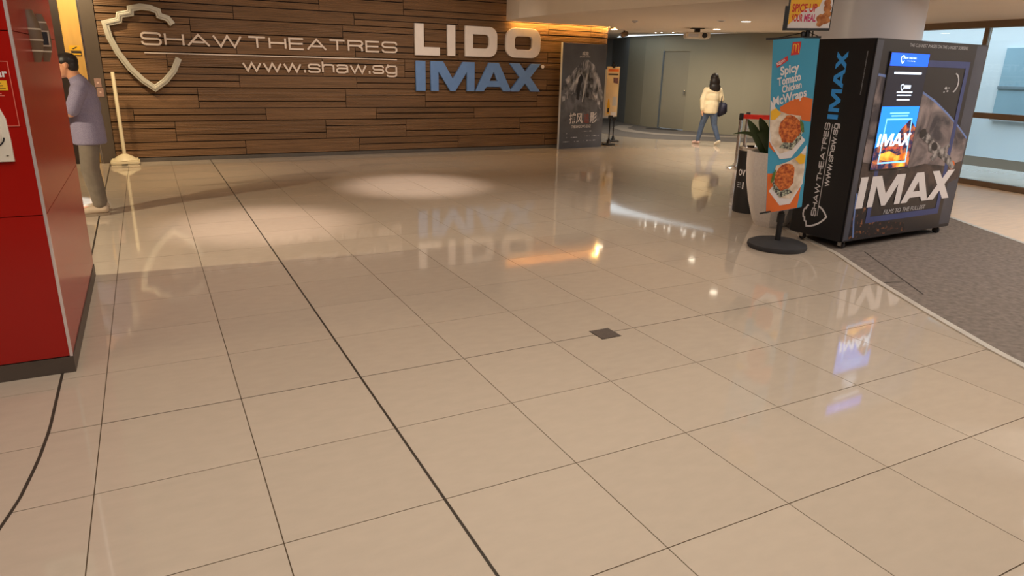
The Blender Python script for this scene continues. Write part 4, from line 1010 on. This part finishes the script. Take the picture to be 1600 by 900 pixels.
for (dx, dy, flip) in ((0.0, 0.02, 1), (0.02, -0.40, -1)):
    def q(l):
        k_ = 1.22
        l = [(min(0.375, max(0.004, 0.14 + (x - 0.13) * k_)), 0.71 + (y - 0.71) * k_) for x, y in l]
        if flip > 0: return [(x + dx, y + dy) for x, y in l]
        return [(min(0.375, max(0.004, 0.35 - x + dx)), y + dy) for x, y in l]
    sub_poly('paper', q([(0.006, 0.93), (0.08, 0.84), (0.30, 0.62), (0.20, 0.50), (0.11, 0.50), (0.02, 0.64), (0.006, 0.72)]), M_PRWHITE, 0.0045)
    sub_poly('tortilla', q([(0.006, 0.87), (0.06, 0.86), (0.15, 0.82), (0.25, 0.80), (0.275, 0.68), (0.21, 0.56), (0.11, 0.54), (0.04, 0.62), (0.006, 0.74)]), M_TORT, 0.0065)
    sub_poly('filling', q(ell(0.175, 0.705, 0.082, 0.108, 0.15, 18, .06)), M_FILL, 0.0085)
    sub_poly('slaw', q([(0.10, 0.585), (0.2, 0.56), (0.265, 0.63), (0.27, 0.70), (0.245, 0.66), (0.2, 0.61), (0.13, 0.62)]), M_SLAW, 0.0105)
    sub_poly('lettuce', q([(0.245, 0.78), (0.275, 0.74), (0.285, 0.68), (0.262, 0.68), (0.25, 0.74)]), M_PRGREEN, 0.0105)
    sub_poly('cheese', q([(0.02, 0.85), (0.06, 0.87), (0.10, 0.83), (0.06, 0.79), (0.025, 0.79)]), M_PRYEL, 0.0085)
sub_poly('red_tile', [(0.155, 1.36), (0.225, 1.365), (0.235, 1.47), (0.165, 1.468)], M_PRRED, 0.0036)
arch = [(0.172, 1.375)] + arc(0.183, 1.43, 0.011, 0.022, 180, 0, 5) + [(0.194, 1.385)]
place('arches', curve_mesh(ribbon([(0.172, 1.378)] + arc(0.183, 1.43, 0.0105, 0.022, 180, 20, 6) + [(0.195, 1.39)] + arc(0.207, 1.43, 0.0105, 0.022, 160, 0, 6) + [(0.218, 1.378)], 0.006), 0.0002), M_PRYEL, None, 0, 0, 0.006, cloth, 0, bfn)
sub_poly('red_tag', [(0.045, 1.262), (0.135, 1.318), (0.13, 1.358), (0.035, 1.302)], M_PRRED, 0.0036)
btext('NEW!', 0.052, 1.276, 0.075, 0.028, M_PRWHITE, 0.52, 0.02, 0, 0.006)
btext('Spicy', 0.085, 1.172, 0.165, 0.098, rot=0.20, bold=0.03)
btext('Tomato', 0.065, 1.108, 0.20, 0.070, rot=0.20, bold=0.03)
btext('Chicken', 0.105, 1.048, 0.17, 0.062, rot=0.20, bold=0.03)
btext('McWraps', 0.036, 0.918, 0.300, 0.100, rot=0.22, bold=0.025)
bdir = (TR - TL); bdir.z = 0; bdir.normalize()
tube('top_bar', [TL - BO - bdir * 0.06 - bn * 0.004, TR - BO + bdir * 0.01 - bn * 0.004], 0.010, M_BLACK, ban, 8)
tube('bottom_bar', [BL - BO - (BR - BL).normalized() * 0.055 + Vector((0, 0, 0.012)) - bn * 0.010, BR - BO + Vector((0, 0, 0.012)) - bn * 0.010], 0.008, M_BLACK, ban, 8)
for e_ in (TL, TR): tube('brace', [Vector((0, 0, 1.955)) , e_ - BO - bn * 0.004], 0.004, M_BLACK, bs2, 6)
lathe('knob', [(0.012, 1.91), (0.02, 1.918), (0.02, 1.945), (0.012, 1.955)], M_BLACK, bs2, 10, (-0.035, 0.02, 0))
# printed light box on top of the stand
ang = math.atan2(bdir.y, bdir.x)
tp = thing('topper_sign', 'small framed sign with a yellow and white food advertisement above the banner', 'sign', (4.40, 1.19, 1.965), ang)
box('case', -0.19, 0.17, -0.045, 0.05, 0.0, 0.47, M_BLACK, tp)
box('side_box', -0.215, -0.19, -0.02, 0.05, 0.0, 0.20, M_BLACK, tp)
TM = frame((0, -0.0452, 0), (1, 0, 0), (0, 0, 1))
sheet = box('sheet', -0.175, 0.162, -0.048, -0.045, 0.016, 0.45, M_PRWHITE, tp)
def tpoly(nm, pts, mat, z): return poly(nm, pts, mat, TM, z, sheet)
tpoly('yellow_field', [(-0.174, 0.04), (-0.05, 0.17), (0.06, 0.19), (0.10, 0.30), (0.162, 0.44), (-0.174, 0.44)], M_PRYEL, 0.0034)
place('lettering', text_mesh('SPICE UP', 0.20, 0.068, 0, 0.03), M_PRRED, TM, -0.155, 0.145, 0.0042, sheet)
place('lettering', text_mesh('YOUR', 0.095, 0.062, 0, 0.03), M_PRRED, TM, -0.155, 0.068, 0.0042, sheet)
place('lettering', text_mesh('MEAL', 0.095, 0.062, 0, 0.03), M_PRMAG, TM, -0.048, 0.068, 0.0042, sheet)
M_NUG = mix_mat('nugget_print', srgb(160, 88, 40), srgb(206, 138, 78), 24, 0.35, 0.65, 0.6)
for k, (x, zq, rx, rz) in enumerate(((0.085, 0.095, 0.034, 0.034), (0.125, 0.075, 0.038, 0.026), (0.13, 0.125, 0.034, 0.028), (0.128, 0.175, 0.032, 0.032), (0.085, 0.055, 0.03, 0.024), (0.122, 0.22, 0.028, 0.026))):
    tpoly('nugget', ell(x, zq, rx, rz, 0.2 * k, 14, .08), M_NUG, 0.0042 + 0.0004 * k)

# ================================================================== PLANTER, BIN, BELT POSTS
pt = thing('planter', 'tall white stone planter with a dark leafy plant behind the banner', 'planter', (5.15, 1.97, 0))
M_STONE = pmat('speckled_stone', srgb(232, 223, 214), rough=.6, noise_scale=60, noise_amt=.08)
lathe('pot', [(0.17, 0.0), (0.20, 0.06), (0.26, 0.25), (0.305, 0.45), (0.33, 0.65), (0.335, 0.80), (0.31, 0.80), (0.30, 0.76)], M_STONE, pt, 8, (0, 0, 0), False, PI / 8 + 0.3)
lathe('soil', [(0.29, 0.70), (0.28, 0.77)], pmat('soil', srgb(60, 48, 38), rough=.95, noise_scale=40, noise_amt=.4), pt, 8, (0, 0, 0), False, PI / 8 + 0.3)
M_LEAF = pmat('dark_leaf', srgb(66, 80, 46), rough=.35, noise_scale=6, noise_amt=.25, stretch=(1, 1, .3))
random.seed(11)
def leaf(base, tip, wd, bend):
    base, tip = Vector(base), Vector(tip); bm = bmesh.new(); n = 8; rows = []
    ax = (tip - base); sidev = ax.cross(Vector((0.466, 0.885, 0.2))).normalized(); nrm = sidev.cross(ax.normalized())
    for k in range(n + 1):
        t = k / n; p = base.lerp(tip, t) + Vector((0, 0, bend * math.sin(PI * t)))
        wv = wd * (math.sin(PI * min(1, 0.12 + 0.88 * t)) ** 0.7) * (1 if t < 1 else 0.02) + 0.002
        rows.append([bm.verts.new(p - sidev * wv + nrm * 0.25 * wv), bm.verts.new(p), bm.verts.new(p + sidev * wv + nrm * 0.25 * wv)])
    for a, b in zip(rows, rows[1:]):
        for k in range(2): bm.faces.new((a[k], a[k + 1], b[k + 1], b[k]))
    return link('leaf', finish(bm, True), M_LEAF, pt)
for b, t_, wd, bd in (((-0.16, 0.06, 0.76), (-0.37, 0.16, 1.13), 0.045, 0.03), ((-0.10, 0.05, 0.76), (-0.24, 0.12, 1.15), 0.05, 0.05), ((-0.10, 0.02, 0.76), (-0.47, 0.24, 0.975), 0.02, 0.10),
                      ((-0.05, 0.0, 0.76), (-0.13, 0.05, 1.02), 0.05, 0.03), ((-0.14, 0.0, 0.77), (-0.30, 0.08, 0.99), 0.045, 0.08), ((0.02, 0.05, 0.76), (0.06, 0.1, 1.12), 0.05, 0.0),
                      ((0.05, -0.05, 0.76), (0.24, -0.12, 1.0), 0.045, 0.06), ((0.0, 0.1, 0.76), (-0.05, 0.28, 1.08), 0.045, 0.04), ((-0.08, -0.06, 0.77), (-0.16, -0.1, 0.95), 0.04, 0.05)):
    leaf(b, t_, wd, bd)
bn_ = thing('litter_bin', 'black round bin with white print and a steel rim behind the planter', 'bin', (5.50, 2.63, 0))
lathe('body', [(0.19, 0.0), (0.195, 0.02), (0.195, 0.73), (0.19, 0.735)], M_BLACK, bn_, 36)
lathe('rim', [(0.20, 0.73), (0.203, 0.74), (0.203, 0.765), (0.17, 0.77), (0.165, 0.75)], M_CHROME, bn_, 36)
va = math.atan2(-3.31 - 2.63, -0.84 - 5.50)
def bin_fn(x, y, z):
    a = va - 0.88 + x / 0.195
    return Vector(((0.1965 + z) * math.cos(a), (0.1965 + z) * math.sin(a), y))
for s, x, y, wd, h in (('OV', -0.02, 0.44, 0.10, 0.075), ('l', 0.06, 0.285, 0.016, 0.085)):
    place('lettering', text_mesh(s, wd, h, 0, 0.03), M_PRWHITE, None, x, y, 0.0, bn_, 0, bin_fn)
for k in range(3):
    me = curve_mesh([[(-0.02, 0.30 + 0.025 * k), (0.0, 0.30 + 0.025 * k), (0.02, 0.30 + 0.025 * k), (0.04, 0.30 + 0.025 * k), (0.04, 0.31 + 0.025 * k), (0.02, 0.31 + 0.025 * k), (0.0, 0.31 + 0.025 * k), (-0.02, 0.31 + 0.025 * k)]], 0)
    place('text_line', me, M_PRGREY, None, 0, 0, 0.0, bn_, 0, bin_fn)
def belt_post(x, y, label, belt_to=None):
    t = thing('belt_post', label, 'barrier post', (x, y, 0), group='barrier posts behind the planter')
    lathe('base', [(0.17, 0), (0.17, 0.015), (0.12, 0.035), (0.04, 0.05)], M_CHROME, t, 28)
    lathe('pole', [(0.03, 0.04), (0.03, 0.83)], M_CHROME, t, 16)
    lathe('head', [(0.034, 0.83), (0.036, 0.84), (0.036, 0.93), (0.03, 0.94)], M_BLACK, t, 16)
    return t
p1 = belt_post(8.19, 5.58, 'nearer chrome barrier post with a red belt behind the planter')
belt_post(8.62, 5.85, 'farther chrome barrier post seen behind the plant leaves')
tape = [(0.02, -0.03), (0.25, -0.22), (0.55, -0.45), (0.9, -0.75)]
link('belt', strip(tape, 0.006, 0.85, 0.925), pmat('red_belt', srgb(244, 50, 34), rough=.6, noise_scale=10), p1)

# ================================================================== PEOPLE
def ball_template(nu=14, nv=9):
    v = [Vector((0, 0, -1))]
    for j in range(1, nv):
        a = -PI / 2 + PI * j / nv
        v += [Vector((math.cos(a) * math.cos(2 * PI * k / nu), math.cos(a) * math.sin(2 * PI * k / nu), math.sin(a))) for k in range(nu)]
    v.append(Vector((0, 0, 1))); f = []
    for k in range(nu): f.append((0, 1 + (k + 1) % nu, 1 + k))
    for j in range(nv - 2):
        for k in range(nu):
            a, b = 1 + j * nu + k, 1 + j * nu + (k + 1) % nu
            f.append((a, b, b + nu, a + nu))
    t = 1 + (nv - 2) * nu
    for k in range(nu): f.append((t + k, t + (k + 1) % nu, len(v) - 1))
    return v, f
BALL = ball_template()
def add_ball(bm, c, r, s=(1, 1, 1), rot=None):
    m = Matrix.Translation(c) @ (rot.to_4x4() if rot else Matrix.Identity(4)) @ Matrix.Diagonal((s[0] * r, s[1] * r, s[2] * r, 1))
    vs = [bm.verts.new(m @ v) for v in BALL[0]]
    for f in BALL[1]: bm.faces.new([vs[i] for i in f])
def add_limb(bm, pts):
    """pts: (position, radius) along a limb; a row of overlapping balls gives a taper."""
    for (p, r), (q_, s) in zip(pts, pts[1:]):
        p, q_ = Vector(p), Vector(q_); n = max(2, int((q_ - p).length / 0.018))
        for k in range(n + 1):
            t = k / n; add_ball(bm, p.lerp(q_, t), r + (s - r) * t)
def blob(name, bm, mat, parent, voxel=0.011, smooth=4, mats=None):
    bmesh.ops.recalc_face_normals(bm, faces=bm.faces)
    me = bpy.data.meshes.new('mesh'); bm.to_mesh(me); bm.free()
    o = bpy.data.objects.new('tmp', me); C.objects.link(o)
    m = o.modifiers.new('r', 'REMESH'); m.mode = 'VOXEL'; m.voxel_size = voxel
    s = o.modifiers.new('s', 'SMOOTH'); s.factor = 0.5; s.iterations = smooth
    dg = bpy.context.evaluated_depsgraph_get(); dg.update()
    out = bpy.data.meshes.new_from_object(o.evaluated_get(dg))
    bpy.data.objects.remove(o)
    out.polygons.foreach_set('use_smooth', [True] * len(out.polygons))
    out.materials.clear()
    return link(name, out, mat, parent)
M_SKIN = pmat('skin_tan', srgb(206, 146, 110), rough=.55, noise_scale=20, noise_amt=.05)
M_SKIN2 = pmat('skin_light', srgb(226, 178, 146), rough=.55, noise_scale=20, noise_amt=.05)
M_HAIR = pmat('black_hair', srgb(34, 28, 26), rough=.45, noise_scale=50, noise_amt=.35, stretch=(6, 6, 1))
M_SHIRT = mix_mat('check_shirt', srgb(122, 114, 138), srgb(150, 142, 164), 260, 0.40, 0.60, 0.85, (1, 1, 1), 3)
M_TROUS = pmat('grey_trousers', srgb(122, 110, 96), rough=.9, noise_scale=14, noise_amt=.12)
M_SHOE = pmat('beige_shoe', srgb(196, 174, 150), rough=.7, noise_scale=12, noise_amt=.1)
M_SOLE = pmat('shoe_sole', srgb(150, 132, 112), rough=.8, noise_scale=12)
def hand(bm, wrist, dirv, side, up, s=1.0, curl=0.5):
    """palm plus five fingers; dirv along the hand, side towards the thumb, up = back of the hand."""
    wv = Vector(wrist); d = Vector(dirv).normalized(); sd = Vector(side).normalized(); u = Vector(up).normalized()
    for k in range(4):
        add_ball(bm, wv + d * (0.02 + 0.02 * k) * s, 0.030 * s, (1, 1, 1))
    for k, (off, ln) in enumerate(((0.030, 0.066), (0.010, 0.075), (-0.010, 0.070), (-0.029, 0.055))):
        b = wv + d * 0.085 * s + sd * off * s
        m_ = b + (d * (1 - .3 * curl) - u * curl * 0.5) * ln * 0.5 * s
        e = m_ + (d * (1 - .7 * curl) - u * curl) * ln * 0.5 * s
        add_limb(bm, [(b, 0.0095 * s), (m_, 0.0088 * s), (e, 0.0075 * s)])
    b = wv + d * 0.03 * s + sd * 0.030 * s
    add_limb(bm, [(b, 0.012 * s), (b + (d * .6 + sd * .6) * 0.035 * s, 0.0105 * s), (b + (d * .95 + sd * .65 - u * .2 * curl) * 0.062 * s, 0.0085 * s)])
def head(bm, c, f, s=1.0):
    """skull, jaw, nose, brow, lips, ears; c = centre, f = facing direction."""
    c = Vector(c); f = Vector(f).normalized(); u = Vector((0, 0, 1)); l = u.cross(f).normalized()
    rot = Matrix((( f.x, l.x, 0), (f.y, l.y, 0), (f.z, l.z, 1))).to_3x3()
    add_ball(bm, c + u * 0.025 * s - f * 0.012 * s, 1, (0.096 * s, 0.077 * s, 0.092 * s), rot)
    add_ball(bm, c - u * 0.035 * s + f * 0.018 * s, 1, (0.072 * s, 0.062 * s, 0.085 * s), rot)
    add_ball(bm, c - u * 0.092 * s + f * 0.048 * s, 0.032 * s)
    add_limb(bm, [(c + f * 0.082 * s + u * 0.012 * s, 0.011 * s), (c + f * 0.104 * s - u * 0.028 * s, 0.015 * s)])
    add_ball(bm, c + f * 0.083 * s - u * 0.058 * s, 0.016 * s, (0.8, 1.5, 0.7), rot)
    for sg_ in (-1, 1):
        add_ball(bm, c + f * 0.072 * s + l * sg_ * 0.032 * s + u * 0.032 * s, 0.015 * s, (.8, 1.6, .6), rot)
        add_ball(bm, c + l * sg_ * 0.080 * s - u * 0.008 * s - f * 0.008 * s, 1, (0.020 * s, 0.011 * s, 0.034 * s), rot)
def eyes(c, f, s, parent):
    c = Vector(c); f = Vector(f).normalized(); u = Vector((0, 0, 1)); l = u.cross(f).normalized()
    for sg_ in (-1, 1):
        bm = bmesh.new(); add_ball(bm, c + f * 0.078 * s + l * sg_ * 0.032 * s + u * 0.010 * s, 0.011 * s)
        link('eye', finish(bm, True), pmat('eye_dark', srgb(44, 34, 30), rough=.2, noise_scale=30), parent)

# ---- man at the left, facing left, half hidden by the red pillar (local x: image right)
man = thing('person', 'person in a grey-purple short-sleeved shirt and grey trousers standing beside the red pillar', 'person', (-1.475, 5.10, 0))
bm = bmesh.new()
hc = (-0.035, 0.0, 1.51)
head(bm, hc, (-1, 0.05, -0.12), 0.98)
add_limb(bm, [((0.0, 0, 1.46), 0.058), ((0.045, 0, 1.34), 0.066)])
for sy in (-1, 1):
    add_limb(bm, [((0.07, sy * 0.13, 1.29), 0.058), ((0.03, sy * 0.20, 1.25), 0.054), ((-0.045, sy * 0.225, 1.06), 0.043), ((-0.27, sy * 0.17, 1.075), 0.031)])
    hand(bm, (-0.28, sy * 0.165, 1.076), (-1, -sy * 0.3, 0.05), (0, -sy, 0.5), (0.1, 0, 1), 0.95, 0.6)
    add_limb(bm, [((0.06, sy * 0.09, 0.84), 0.085), ((0.035, sy * 0.09, 0.45), 0.055), ((0.05, sy * 0.09, 0.08), 0.04)])
    add_limb(bm, [((0.06, sy * 0.09, 0.06), 0.04), ((-0.10, sy * 0.095, 0.045), 0.034)])
add_ball(bm, (0.06, 0, 1.20), 1, (0.115, 0.165, 0.16)); add_ball(bm, (0.05, 0, 1.03), 1, (0.115, 0.15, 0.16)); add_ball(bm, (0.06, 0, 0.88), 1, (0.115, 0.15, 0.12))
blob('body', bm, M_SKIN, man, 0.0085, 3)
eyes(hc, (-1, 0.05, -0.12), 0.98, man)
bm = bmesh.new()
add_ball(bm, (hc[0] + 0.016, 0, hc[2] + 0.042), 1, (0.100, 0.084, 0.080)); add_ball(bm, (hc[0] + 0.050, 0, hc[2] - 0.005), 1, (0.062, 0.078, 0.072))
add_ball(bm, (hc[0] - 0.045, 0, hc[2] + 0.072), 1, (0.052, 0.068, 0.036))
blob('hair', bm, M_HAIR, man, 0.009, 2)
bm = bmesh.new()
add_ball(bm, (0.075, 0, 1.25), 1, (0.125, 0.19, 0.11)); add_ball(bm, (0.08, 0, 1.12), 1, (0.138, 0.185, 0.18)); add_ball(bm, (0.065, 0, 0.98), 1, (0.145, 0.178, 0.17))
add_lathe(bm, [(0.140, 0.735), (0.150, 0.75), (0.150, 0.85), (0.145, 0.98), (0.13, 1.10)], 24, (0.066, 0, 0), 0, 1.04, 1.26)
add_limb(bm, [((0.03, 0, 1.385), 0.066), ((0.06, 0, 1.33), 0.085)])
for sy in (-1, 1):
    add_limb(bm, [((0.075, sy * 0.13, 1.30), 0.072), ((0.045, sy * 0.195, 1.25), 0.072), ((-0.025, sy * 0.228, 1.095), 0.068)])
blob('shirt', bm, M_SHIRT, man, 0.010, 4)
bm = bmesh.new()
for sy in (-1, 1):
    add_limb(bm, [((0.06, sy * 0.075, 0.80), 0.096), ((0.03, sy * 0.085, 0.48), 0.083), ((0.055, sy * 0.09, 0.28), 0.074), ((0.07, sy * 0.09, 0.125), 0.066)])
add_ball(bm, (0.06, 0, 0.84), 1, (0.12, 0.15, 0.09))
blob('trousers', bm, M_TROUS, man, 0.010, 4)
for sy in (-1, 1):
    bm = bmesh.new()
    add_limb(bm, [((0.105, sy * 0.10, 0.065), 0.046), ((-0.02, sy * 0.10, 0.055), 0.044), ((-0.115, sy * 0.105, 0.042), 0.036)])
    sh = blob('shoe', bm, M_SHOE, man, 0.009, 3)
    bm = bmesh.new(); add_prism(bm, [(x, y) for x, y in ell(0.0, sy * 0.102, 0.163, 0.05, 0, 24)], 0.001, 0.026); link('sole', finish(bm), M_SOLE, sh)

# ---- woman walking away before the grey hoarding (local x: to the right of the photo, y: away)
wo = thing('person', 'person with long black hair, cream sweatshirt and jeans walking with a dark bag', 'person', (10.56, 8.87, 0), -YAW)
M_CREAMS = pmat('cream_sweatshirt', srgb(240, 224, 186), rough=.9, noise_scale=9, noise_amt=.06)
M_JEANS = pmat('blue_jeans', srgb(84, 100, 126), rough=.9, noise_scale=16, noise_amt=.15)
M_NAVY = pmat('navy_bag', srgb(36, 36, 58), rough=.6, noise_scale=10, noise_amt=.1)
fw = (-0.55, 0.84, 0)
bm = bmesh.new()
wh = (0.0, 0.0, 1.455)
head(bm, wh, fw, 0.94)
add_limb(bm, [((0, 0, 1.38), 0.048), ((0, 0, 1.26), 0.052)])
add_ball(bm, (0, 0, 1.14), 1, (0.15, 0.10, 0.14)); add_ball(bm, (-0.01, 0, 0.98), 1, (0.13, 0.095, 0.14)); add_ball(bm, (-0.005, 0, 0.84), 1, (0.145, 0.11, 0.12))
add_limb(bm, [((-0.14, 0, 1.21), 0.05), ((-0.205, -0.02, 1.0), 0.04), ((-0.20, -0.04, 0.78), 0.027)])
hand(bm, (-0.20, -0.04, 0.765), (0.05, 0.02, -1), (-0.4, 0.9, 0), (-0.9, -0.4, 0), 0.85, 0.4)
add_limb(bm, [((0.14, 0, 1.21), 0.05), ((0.205, 0.0, 1.0), 0.04), ((0.12, 0.17, 1.07), 0.028)])
hand(bm, (0.115, 0.175, 1.075), (-0.5, 0.8, 0.3), (0, 0, 1), (0.8, 0.5, 0), 0.85, 0.8)
add_limb(bm, [((-0.07, 0, 0.82), 0.085), ((-0.14, 0.10, 0.44), 0.055), ((-0.20, 0.10, 0.09), 0.036)])
add_limb(bm, [((-0.20, 0.10, 0.06), 0.032), ((-0.27, 0.19, 0.04), 0.026)])
add_limb(bm, [((0.06, 0, 0.82), 0.085), ((0.11, -0.02, 0.44), 0.055), ((0.20, -0.16, 0.12), 0.036)])
add_limb(bm, [((0.205, -0.165, 0.10), 0.032), ((0.165, -0.09, 0.045), 0.028)])
blob('body', bm, M_SKIN2, wo, 0.0085, 3)
eyes(wh, fw, 0.94, wo)
bm = bmesh.new()
add_ball(bm, (0.005, -0.015, 1.48), 1, (0.092, 0.098, 0.102)); add_ball(bm, (0.012, -0.045, 1.38), 1, (0.118, 0.075, 0.14)); add_ball(bm, (0.02, -0.07, 1.26), 1, (0.128, 0.060, 0.12))
add_ball(bm, (-0.07, -0.035, 1.29), 1, (0.035, 0.04, 0.10)); add_ball(bm, (0.09, -0.04, 1.29), 1, (0.035, 0.04, 0.10))
blob('hair', bm, M_HAIR, wo, 0.010, 3)
bm = bmesh.new()
add_ball(bm, (0, 0, 1.19), 1, (0.19, 0.12, 0.10)); add_ball(bm, (0, 0, 1.06), 1, (0.175, 0.125, 0.18)); add_ball(bm, (-0.01, 0, 0.88), 1, (0.178, 0.135, 0.18))
add_lathe(bm, [(0.13, 0.70), (0.145, 0.715), (0.15, 0.80), (0.14, 0.9)], 24, (-0.01, 0, 0), 0, 1.14, 0.9)
add_limb(bm, [((-0.15, 0, 1.205), 0.068), ((-0.215, -0.02, 1.0), 0.064), ((-0.205, -0.04, 0.82), 0.052), ((-0.203, -0.04, 0.785), 0.040)])
add_limb(bm, [((0.15, 0, 1.205), 0.068), ((0.215, 0.0, 1.01), 0.062), ((0.14, 0.14, 1.06), 0.046)])
add_limb(bm, [((-0.06, -0.03, 1.275), 0.045), ((0.06, -0.03, 1.275), 0.045)])
blob('sweatshirt', bm, M_CREAMS, wo, 0.010, 4)
bm = bmesh.new()
add_limb(bm, [((-0.065, 0, 0.80), 0.10), ((-0.14, 0.10, 0.44), 0.066), ((-0.20, 0.10, 0.10), 0.050)])
add_limb(bm, [((0.055, 0, 0.80), 0.10), ((0.11, -0.02, 0.44), 0.066), ((0.195, -0.15, 0.14), 0.050)])
add_ball(bm, (-0.005, 0, 0.82), 1, (0.15, 0.115, 0.10))
blob('jeans', bm, M_JEANS, wo, 0.010, 4)
M_WSHOE = pmat('white_sneaker', srgb(226, 214, 190), rough=.6, noise_scale=10)
M_PSHOE = pmat('pale_pink_sneaker', srgb(206, 172, 158), rough=.6, noise_scale=10)
bm = bmesh.new(); add_limb(bm, [((-0.19, 0.085, 0.045), 0.042), ((-0.28, 0.20, 0.033), 0.032)]); blob('shoe', bm, M_PSHOE, wo, 0.009, 3)
bm = bmesh.new(); add_limb(bm, [((0.212, -0.175, 0.095), 0.040), ((0.16, -0.085, 0.034), 0.033)]); blob('shoe', bm, M_WSHOE, wo, 0.009, 3)
bag = thing('shoulder_bag', 'dark navy shoulder bag hanging at the side of the person in cream', 'bag', wo.location + Matrix.Rotation(-YAW, 3, 'Z') @ Vector((0.265, 0.0, 0.62)), -YAW)
bm = bmesh.new()
add_prism(bm, [(-0.10, 0.0), (0.09, 0.10), (0.07, 0.32), (-0.08, 0.34)], -0.09, 0.07, Matrix(((1, 0, 0, 0), (0, 0, 1, 0), (0, 1, 0, 0), (0, 0, 0, 1))))
bmesh.ops.bevel(bm, geom=list(bm.edges), offset=0.025, segments=3, affect='EDGES')
link('body', finish(bm, True), M_NAVY, bag)
tube('strap', [(-0.07, -0.05, 0.32), (-0.06, -0.06, 0.45), (-0.075, -0.02, 0.60), (-0.06, 0.05, 0.50), (-0.05, 0.05, 0.32)], 0.010, M_NAVY, bag, 8)
